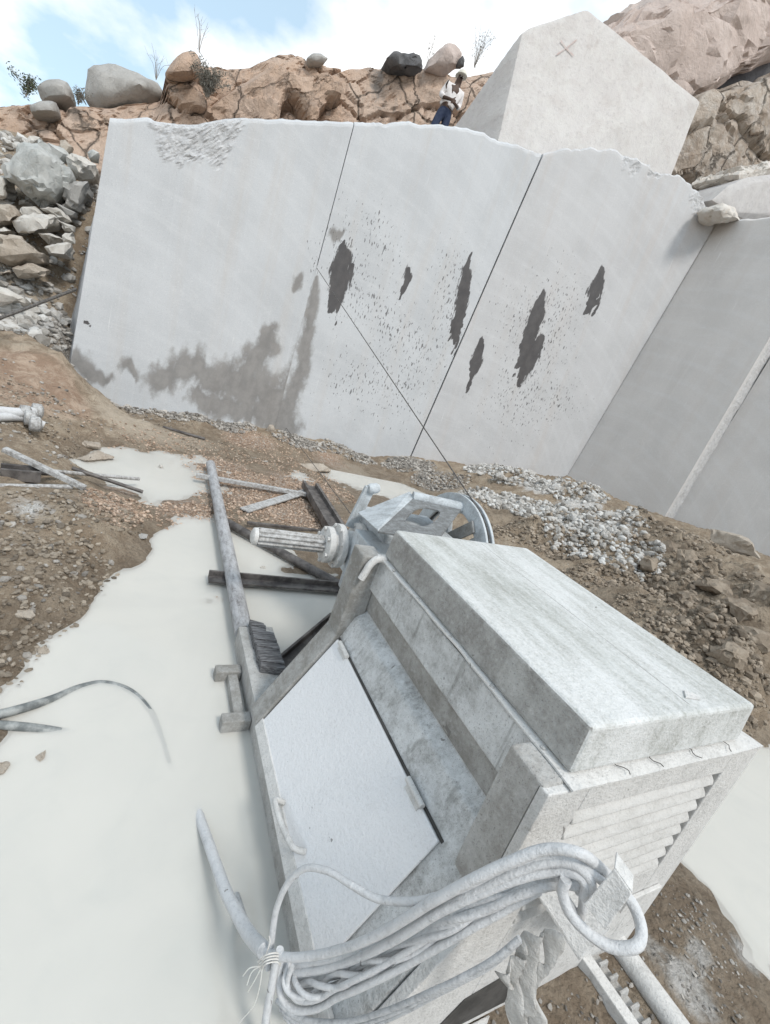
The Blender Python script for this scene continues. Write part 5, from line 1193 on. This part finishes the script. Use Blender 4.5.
# hose in the pool
hz = lambda px, py, z: at_z(px, py, z)
hs = tube('rubber_hose', [hz(-40, 722, .03), hz(0, 714, .03), hz(30, 706, .018), hz(55, 698, -.003), hz(80, 688, -.013), hz(104, 684, -.016), hz(130, 692, -.018), hz(150, 712, -.020), hz(162, 742, -.024), hz(170, 770, -.03), hz(180, 800, -.08)], .021, M['hose'], None); rebase(hs); tag(hs, 'dark hose arching just under the milky pool surface from the left edge', 'hose')
hs = tube('rubber_hose', [hz(-40, 722, .03), hz(0, 725, .018), hz(25, 727, .010), hz(48, 730, -.006), hz(80, 735, -.04)], .020, M['hose'], None); rebase(hs); tag(hs, 'short straight dark hose end sinking into the pool at the left edge', 'hose')

# ------------------------------------------------------------------ loose steel round the shaft
def bar(name, label, a, b, w, h, mat, prof=None, cat='steel bar', grp=None, round_=False):
    bm = bmesh.new()
    if round_: add_tube(bm, np.linspace(a, b, 5), w / 2, 12)
    else: add_bar(bm, a, b, w, h, prof=prof)
    o = bm_obj(name, bm, M[mat], None, 0.003, round_, 50); rebase(o); return tag(o, label, cat, grp)
def chan(w, h, t): return [(-w / 2, 0), (w / 2, 0), (w / 2, h), (w / 2 - t, h), (w / 2 - t, t), (-w / 2 + t, t), (-w / 2 + t, h), (-w / 2, h)]
def angl(w, h, t): return [(-w / 2, 0), (w / 2, 0), (w / 2, t), (-w / 2 + t, t), (-w / 2 + t, h), (-w / 2, h)]
GS = 'loose steel on the chips beside the machine'
bar('steel_bar', 'mud splashed light steel bar running from the pipe far end toward the upright channel', at_z(196, 477, .08), at_z(306, 496, .08), .06, .05, 'steel_lt', grp=GS)
bar('steel_plate_strip', 'short flat light steel strip half buried in orange chips', at_z(244, 511, .05), at_z(306, 492, .08), .13, .02, 'steel_lt', grp=GS)
bar('channel_beam', 'dark ribbed steel channel pointing from the hub toward the rock wall', at_z(309, 488, .10), at_z(352, 562, .10), .22, .10, 'steel_dk', chan(.24, .10, .045), grp=GS)
bar('steel_bar', 'long dark round bar lying under the splined shaft', at_z(226, 522, .06), at_z(345, 588, .05), .09, .05, 'steel_dk', grp=GS, round_=True)
bar('angle_bar', 'rusty dark angle bar crossing the pool by the pipe, next to the machine front', at_z(208, 580, .03), at_z(345, 591, .03), .09, .06, 'steel_dk', angl(.10, .07, .02), grp=GS)
bar('steel_bar', 'thin dark bar lying parallel behind the splined shaft', at_z(247, 524, .05), at_z(330, 533, .05), .035, .03, 'steel_dk', grp=GS)
bar('channel_beam', 'dark wet channel lying between the timber block and the machine post', at_z(266, 684, .02), at_z(335, 622, .02), .13, .07, 'steel_dk', chan(.13, .06, .02), grp=GS)
bar('steel_bar', 'thin dark rod on the silt in front of the wall', at_z(163, 427, .07), at_z(205, 439, .07), .05, .03, 'steel_dk', round_=True)
GL = 'rods piled on the mud bank at left'
def fz(px, py, dz): P = floor_pt(px, py, .2); return at_z(px, py, P[2] + dz)
bar('steel_rod', 'light square steel bar lying on top of the rod pile, its pale end up', at_z(3, 451, .42), at_z(84, 490, .24), .058, .04, 'steel_lt', grp=GL)
bar('steel_rod', 'longest steel rod of the pile, reaching over the far puddle', at_z(40, 470, .26), at_z(139, 479, .10), .038, .04, 'steel_lt', grp=GL, round_=True)
bar('steel_rod', 'rod of the pile slanting down to the puddle shore, lowest at right', at_z(72, 468, .24), at_z(143, 492, .10), .038, .04, 'steel_dk', grp=GL, round_=True)
bar('steel_rod', 'pale rod cut by the left edge, lowest of the pile', at_z(-30, 486, .28), at_z(72, 487, .24), .045, .04, 'steel_lt', grp=GL, round_=True)
bar('steel_rod', 'muddy rod cut by the left edge, in the middle of the pile', at_z(-30, 471, .30), at_z(64, 474, .25), .038, .04, 'steel_dk', grp=GL, round_=True)
bar('steel_rod', 'short thin dark rod at the back of the pile', at_z(8, 466, .28), at_z(50, 469, .25), .035, .04, 'steel_dk', grp=GL, round_=True)
bar('steel_rod', 'short dark bent rod end leaning at the right end of the pile', at_z(66, 478, .26), at_z(92, 496, .20), .04, .04, 'steel_dk', grp=GL, round_=True)
bar('steel_block', 'dark muddy steel channel piece under the rod pile', at_z(0, 477, .24), at_z(40, 480, .24), .14, .10, 'steel_dk', chan(.16, .1, .03), grp=GL)
hp_ = empty('jointed_hose', at_z(20, 418, .4), 'white slurry caked hose with clamped joints on the bank at the left edge', 'hose')
tube('hose_run', [at_z(-40, 411, .45), at_z(0, 412, .42), at_z(22, 413, .42), at_z(38, 412, .40)], .055, M['cable'], hp_, wob=.01)
tube('hose_run', [at_z(-30, 420, .38), at_z(10, 417, .38), at_z(28, 419, .36), at_z(44, 425, .32)], .045, M['cable'], hp_, wob=.01)
for (x_, y_, z_) in [(26, 413, .42), (31, 418, .40), (36, 424, .36), (38, 411, .42)]:
    lathe('clamp', at_z(x_, y_, z_), (1, .3, 0), [(-.06, .06), (-.05, .085), (.03, .085), (.05, .05)], M['steel_lt'], hp_, 12)

# ------------------------------------------------------------------ wire and cable to the wall
cutP = at_plane(316.5, 268, PL1[0], PL1[2] ); footP = at_plane(286, 428, PL1[0], PL1[2])
cutP = cutP + PL1[2] * .01; footP = footP + PL1[2] * .02
cw = WC + (.042, 0, 0); rw = WR - .012
arc = []
def tang(P, sgn):
    dy, dz = P[1] - cw[1], P[2] - cw[2]; D_ = math.hypot(dy, dz); base = math.atan2(dz, dy); return base + sgn * math.acos(rw / D_)
aT, aB = tang(cutP, 1), tang(footP, -1) + 2 * math.pi
for an in np.linspace(aT, aB, 40): arc.append(cw + (0, rw * math.cos(an), rw * math.sin(an)))
wp = np.vstack([[cutP - (0, -.3, -.05)], [cutP], np.linspace(cutP, arc[0], 30)[1:-1], arc, np.linspace(arc[-1], footP, 30)[1:], [footP + (0, .3, 0)]])
bm = bmesh.new(); add_tube(bm, wp, .0055, 6)
wire = bm_obj('diamond_wire', bm, M['wire'], None, 0, True); rebase(wire); tag(wire, 'thin diamond wire running from the wall cut round the flywheel of the saw', 'wire')
cl_ = tube('steel_cable', [at_y(-40, 330, 7.6), at_y(0, 318, 8.2), at_y(40, 303, 8.7), at_y(76, 289, 9.2)], .022, M['wire'], None, n=8); rebase(cl_); tag(cl_, 'thin dark cable stretched from the left edge to the wall left corner', 'cable')

# ------------------------------------------------------------------ person on the bench
PB = at_y(427, 154, 10.45); PT = at_y(463.5, 70.5, 10.45)
hgt = PT[2] - PB[2]; K = hgt / 1.80; lean = (PT[0] - PB[0]) / 1.80
per = empty('person', PB, 'person in white shirt, dark blue trousers and pale helmet standing on the wall top', 'person')
def pv(x, y, z): return (K * x + lean * z, K * y, K * z)
def skin_obj(name, verts, edges, radii, mat, parent, root=0, sub=2):
    me = bpy.data.meshes.new(name); me.from_pydata([pv(*v) for v in verts], edges, []); me.update(); me.materials.append(mat)
    o = bpy.data.objects.new(name, me); link(o); o.parent = parent
    sk = o.modifiers.new('skin', 'SKIN'); sk.use_smooth_shade = True
    for i, r_ in enumerate(radii):
        d = me.skin_vertices[0].data[i]; r2 = r_ if isinstance(r_, tuple) else (r_, r_); d.radius = (r2[0] * K, r2[1] * K); d.use_root = (i == root)
    sb = o.modifiers.new('sub', 'SUBSURF'); sb.levels = sub; sb.render_levels = sub
    return o
# x to the picture's right, y away; he faces the camera and looks a little to his right
bv = [(0, 0, .95), (0, .02, 1.15), (0, .02, 1.36), (0, .02, 1.47), (0.0, 0.0, 1.56), (.0, -.005, 1.66), (.0, -.075, 1.60),
      (-.10, 0, .90), (-.13, -.02, .50), (-.15, .02, .09), (-.16, -.10, .04), (.10, 0, .90), (.12, -.04, .50), (.10, .02, .09), (.12, -.10, .04),
      (-.19, .01, 1.40), (-.25, .03, 1.14), (-.10, -.20, 1.08), (-.03, -.22, 1.08), (.19, .01, 1.40), (.25, .03, 1.14), (.10, -.20, 1.05), (.02, -.225, 1.05)]
be = [(0, 1), (1, 2), (2, 3), (3, 4), (4, 5), (4, 6), (0, 7), (7, 8), (8, 9), (9, 10), (0, 11), (11, 12), (12, 13), (13, 14), (2, 15), (15, 16), (16, 17), (17, 18), (2, 19), (19, 20), (20, 21), (21, 22)]
brd = [(.14, .10), (.13, .095), (.15, .10), .058, (.072, .085), (.075, .09), .02, .085, .06, .045, .04, .085, .06, .045, .04, .06, .045, .034, (.03, .02), .06, .045, .034, (.03, .02)]
n0 = len(bv)
for sgn, hx_, hz_ in ((1, -.03, 1.08), (-1, .02, 1.05)):
    hi = 18 if sgn == 1 else 22
    for f_ in range(4):
        i0 = len(bv); bv += [(hx_ + sgn * .05, -.235, hz_ + .030 - .02 * f_), (hx_ + sgn * (.085 - .006 * abs(f_ - 1)), -.225, hz_ + .022 - .02 * f_)]
        be += [(hi, i0), (i0, i0 + 1)]; brd += [.010, .008]
    i0 = len(bv); bv += [(hx_ + sgn * .02, -.235, hz_ + .055), (hx_ + sgn * .04, -.24, hz_ + .075)]; be += [(hi, i0), (i0, i0 + 1)]; brd += [.012, .009]
bod = skin_obj('body', bv, be, brd, M['skin'], per, 0, 2)
skin_obj('shirt', [(0, 0, .98), (0, .02, 1.15), (0, .02, 1.36), (0, .02, 1.45), (-.19, .01, 1.41), (-.25, .03, 1.17), (.19, .01, 1.41), (.25, .03, 1.17), (-.2, -.08, 1.12), (.2, -.08, 1.10)], [(0, 1), (1, 2), (2, 3), (2, 4), (4, 5), (2, 6), (6, 7), (5, 8), (7, 9)],
         [(.165, .125), (.155, .12), (.175, .125), .075, .082, .066, .082, .066, .055, .055], M['shirt'], per, 1)
skin_obj('trousers', [(0, 0, 1.0), (0, 0, .90), (-.10, 0, .84), (-.13, -.02, .50), (-.15, .02, .10), (.10, 0, .84), (.12, -.04, .50), (.10, .02, .10)], [(0, 1), (1, 2), (2, 3), (3, 4), (1, 5), (5, 6), (6, 7)], [(.155, .115), (.165, .125), .11, .08, .072, .11, .08, .072], M['trousers'], per, 1)
for sx in (-.15, .10): skin_obj('boot', [(sx, .04, .05), (sx - .01, -.06, .045), (sx - .015, -.16, .035)], [(0, 1), (1, 2)], [.055, .055, .042], M['boot'], per, 0, 1)
bm = bmesh.new(); N_ = 20
for s_, r_ in ((0, 1), ):
    rings = []
    for zz_, rr_ in ((1.665, .125), (1.675, .128), (1.680, .108), (1.73, .104), (1.775, .080), (1.80, .04), (1.805, .005)):
        rings.append([bm.verts.new(pv(rr_ * math.cos(t), -.005 + rr_ * 1.14 * math.sin(t) - (.03 if (zz_ < 1.677 and math.sin(t) < 0) else 0), zz_)) for t in np.linspace(0, 2 * math.pi, N_, endpoint=False)])
    for p, q in zip(rings[:-1], rings[1:]):
        for j in range(N_): bm.faces.new([p[j], p[(j + 1) % N_], q[(j + 1) % N_], q[j]])
    bm.faces.new(rings[-1]); bm.faces.new(rings[0][::-1])
hm = bm_obj('helmet', bm, M['helmet'], None, 0, True, 60); hm.parent = per
for sx in (-.028, .028):
    bm = bmesh.new(); bmesh.ops.create_icosphere(bm, subdivisions=1, radius=.012 * K, matrix=Matrix.Translation(pv(sx, -.088, 1.635))); e_ = bm_obj('eye', bm, M['shirt'], None, 0, True); e_.parent = per

# ------------------------------------------------------------------ plants on the skyline
def shrub(name, label, base, h, spread, nb, leafy, mat, group=None, leaf=.05, cat='shrub'):
    r = random.Random(int(h * 1000) + nb + int(abs(base[0]) * 77)); root = empty(name, base, label, cat, group); tw_ = bmesh.new(); tips = []
    for _ in range(nb):
        a = r.uniform(0, 6.28); sp = spread * r.uniform(.2, 1); p0 = np.array([0, 0, 0.]); p1 = np.array([math.cos(a) * sp * .4, math.sin(a) * sp * .4, h * r.uniform(.4, .6)]); p2 = np.array([math.cos(a) * sp, math.sin(a) * sp, h * r.uniform(.75, 1)])
        pth = spline([p0, p1, p2], 5); add_tube(tw_, pth, np.linspace(.006, .002, len(pth)), 5); tips.append(pth)
        for _k in range(3):
            s0 = pth[r.randint(3, len(pth) - 2)]; e_ = s0 + np.array([r.uniform(-1, 1), r.uniform(-1, 1), r.uniform(.3, 1.2)]) * h * .18; q = np.linspace(s0, e_, 4); add_tube(tw_, q, np.linspace(.0025, .001, 4), 4); tips.append(q)
    st = bm_obj('stem', tw_, M['twig'], None, 0); st.parent = root
    if leafy:
        V, F = [], []
        for pth in tips:
            for _ in range(leafy):
                c = pth[r.randint(1, len(pth) - 1)] + np.array([r.gauss(0, 1), r.gauss(0, 1), r.gauss(0, 1)]) * leaf * 1.2; d1 = np.array([r.gauss(0, 1), r.gauss(0, 1), r.gauss(0, 1)]); d1 /= np.linalg.norm(d1); d2 = np.cross(d1, [r.gauss(0, 1), r.gauss(0, 1), r.gauss(0, 1)]); d2 /= np.linalg.norm(d2) + 1e-6
                s_ = leaf * r.uniform(.5, 1.2); i = len(V); V += [c - d1 * s_, c + d2 * s_ * .35, c + d1 * s_, c - d2 * s_ * .35]; F.append((i, i + 1, i + 2, i + 3))
        lf = mesh_arrays('foliage', V, F, mat); lf.parent = root
    return root
shrub('shrub', 'small dusty green shrub on the skyline at far left', at_y(26, 97, 15.4), .42, .3, 12, 12, M['leaf'], leaf=.035)
shrub('shrub', 'grey dry brush growing on the cliff face right of the large grey boulder', at_y(206, 98, 14.4), .62, .55, 34, 18, M['leaf_grey'], leaf=.03)
shrub('shrub', 'low grey green tuft between the bun shaped boulder and the large grey one', at_y(78, 103, 15.2), .25, .3, 12, 10, M['leaf_grey'], leaf=.03)
shrub('bare_bush', 'bare twigs rising from the cliff crest above the perched brown boulder', at_y(199, 52, 15.0), .75, .35, 6, 0, M['twig'])
shrub('bare_bush', 'thin bare twigs on the skyline right of the large grey boulder', at_y(156, 80, 15.4), .6, .35, 7, 0, M['twig'])
shrub('bare_bush', 'thin bare bush on the cliff top behind the person', at_y(474, 68, 14.6), .85, .5, 14, 2, M['leaf_grey'], leaf=.03)
shrub('bare_bush', 'single bare sapling between the dark rock and the tan boulder', at_y(426, 68, 14.6), .75, .15, 4, 2, M['leaf_grey'], leaf=.03)
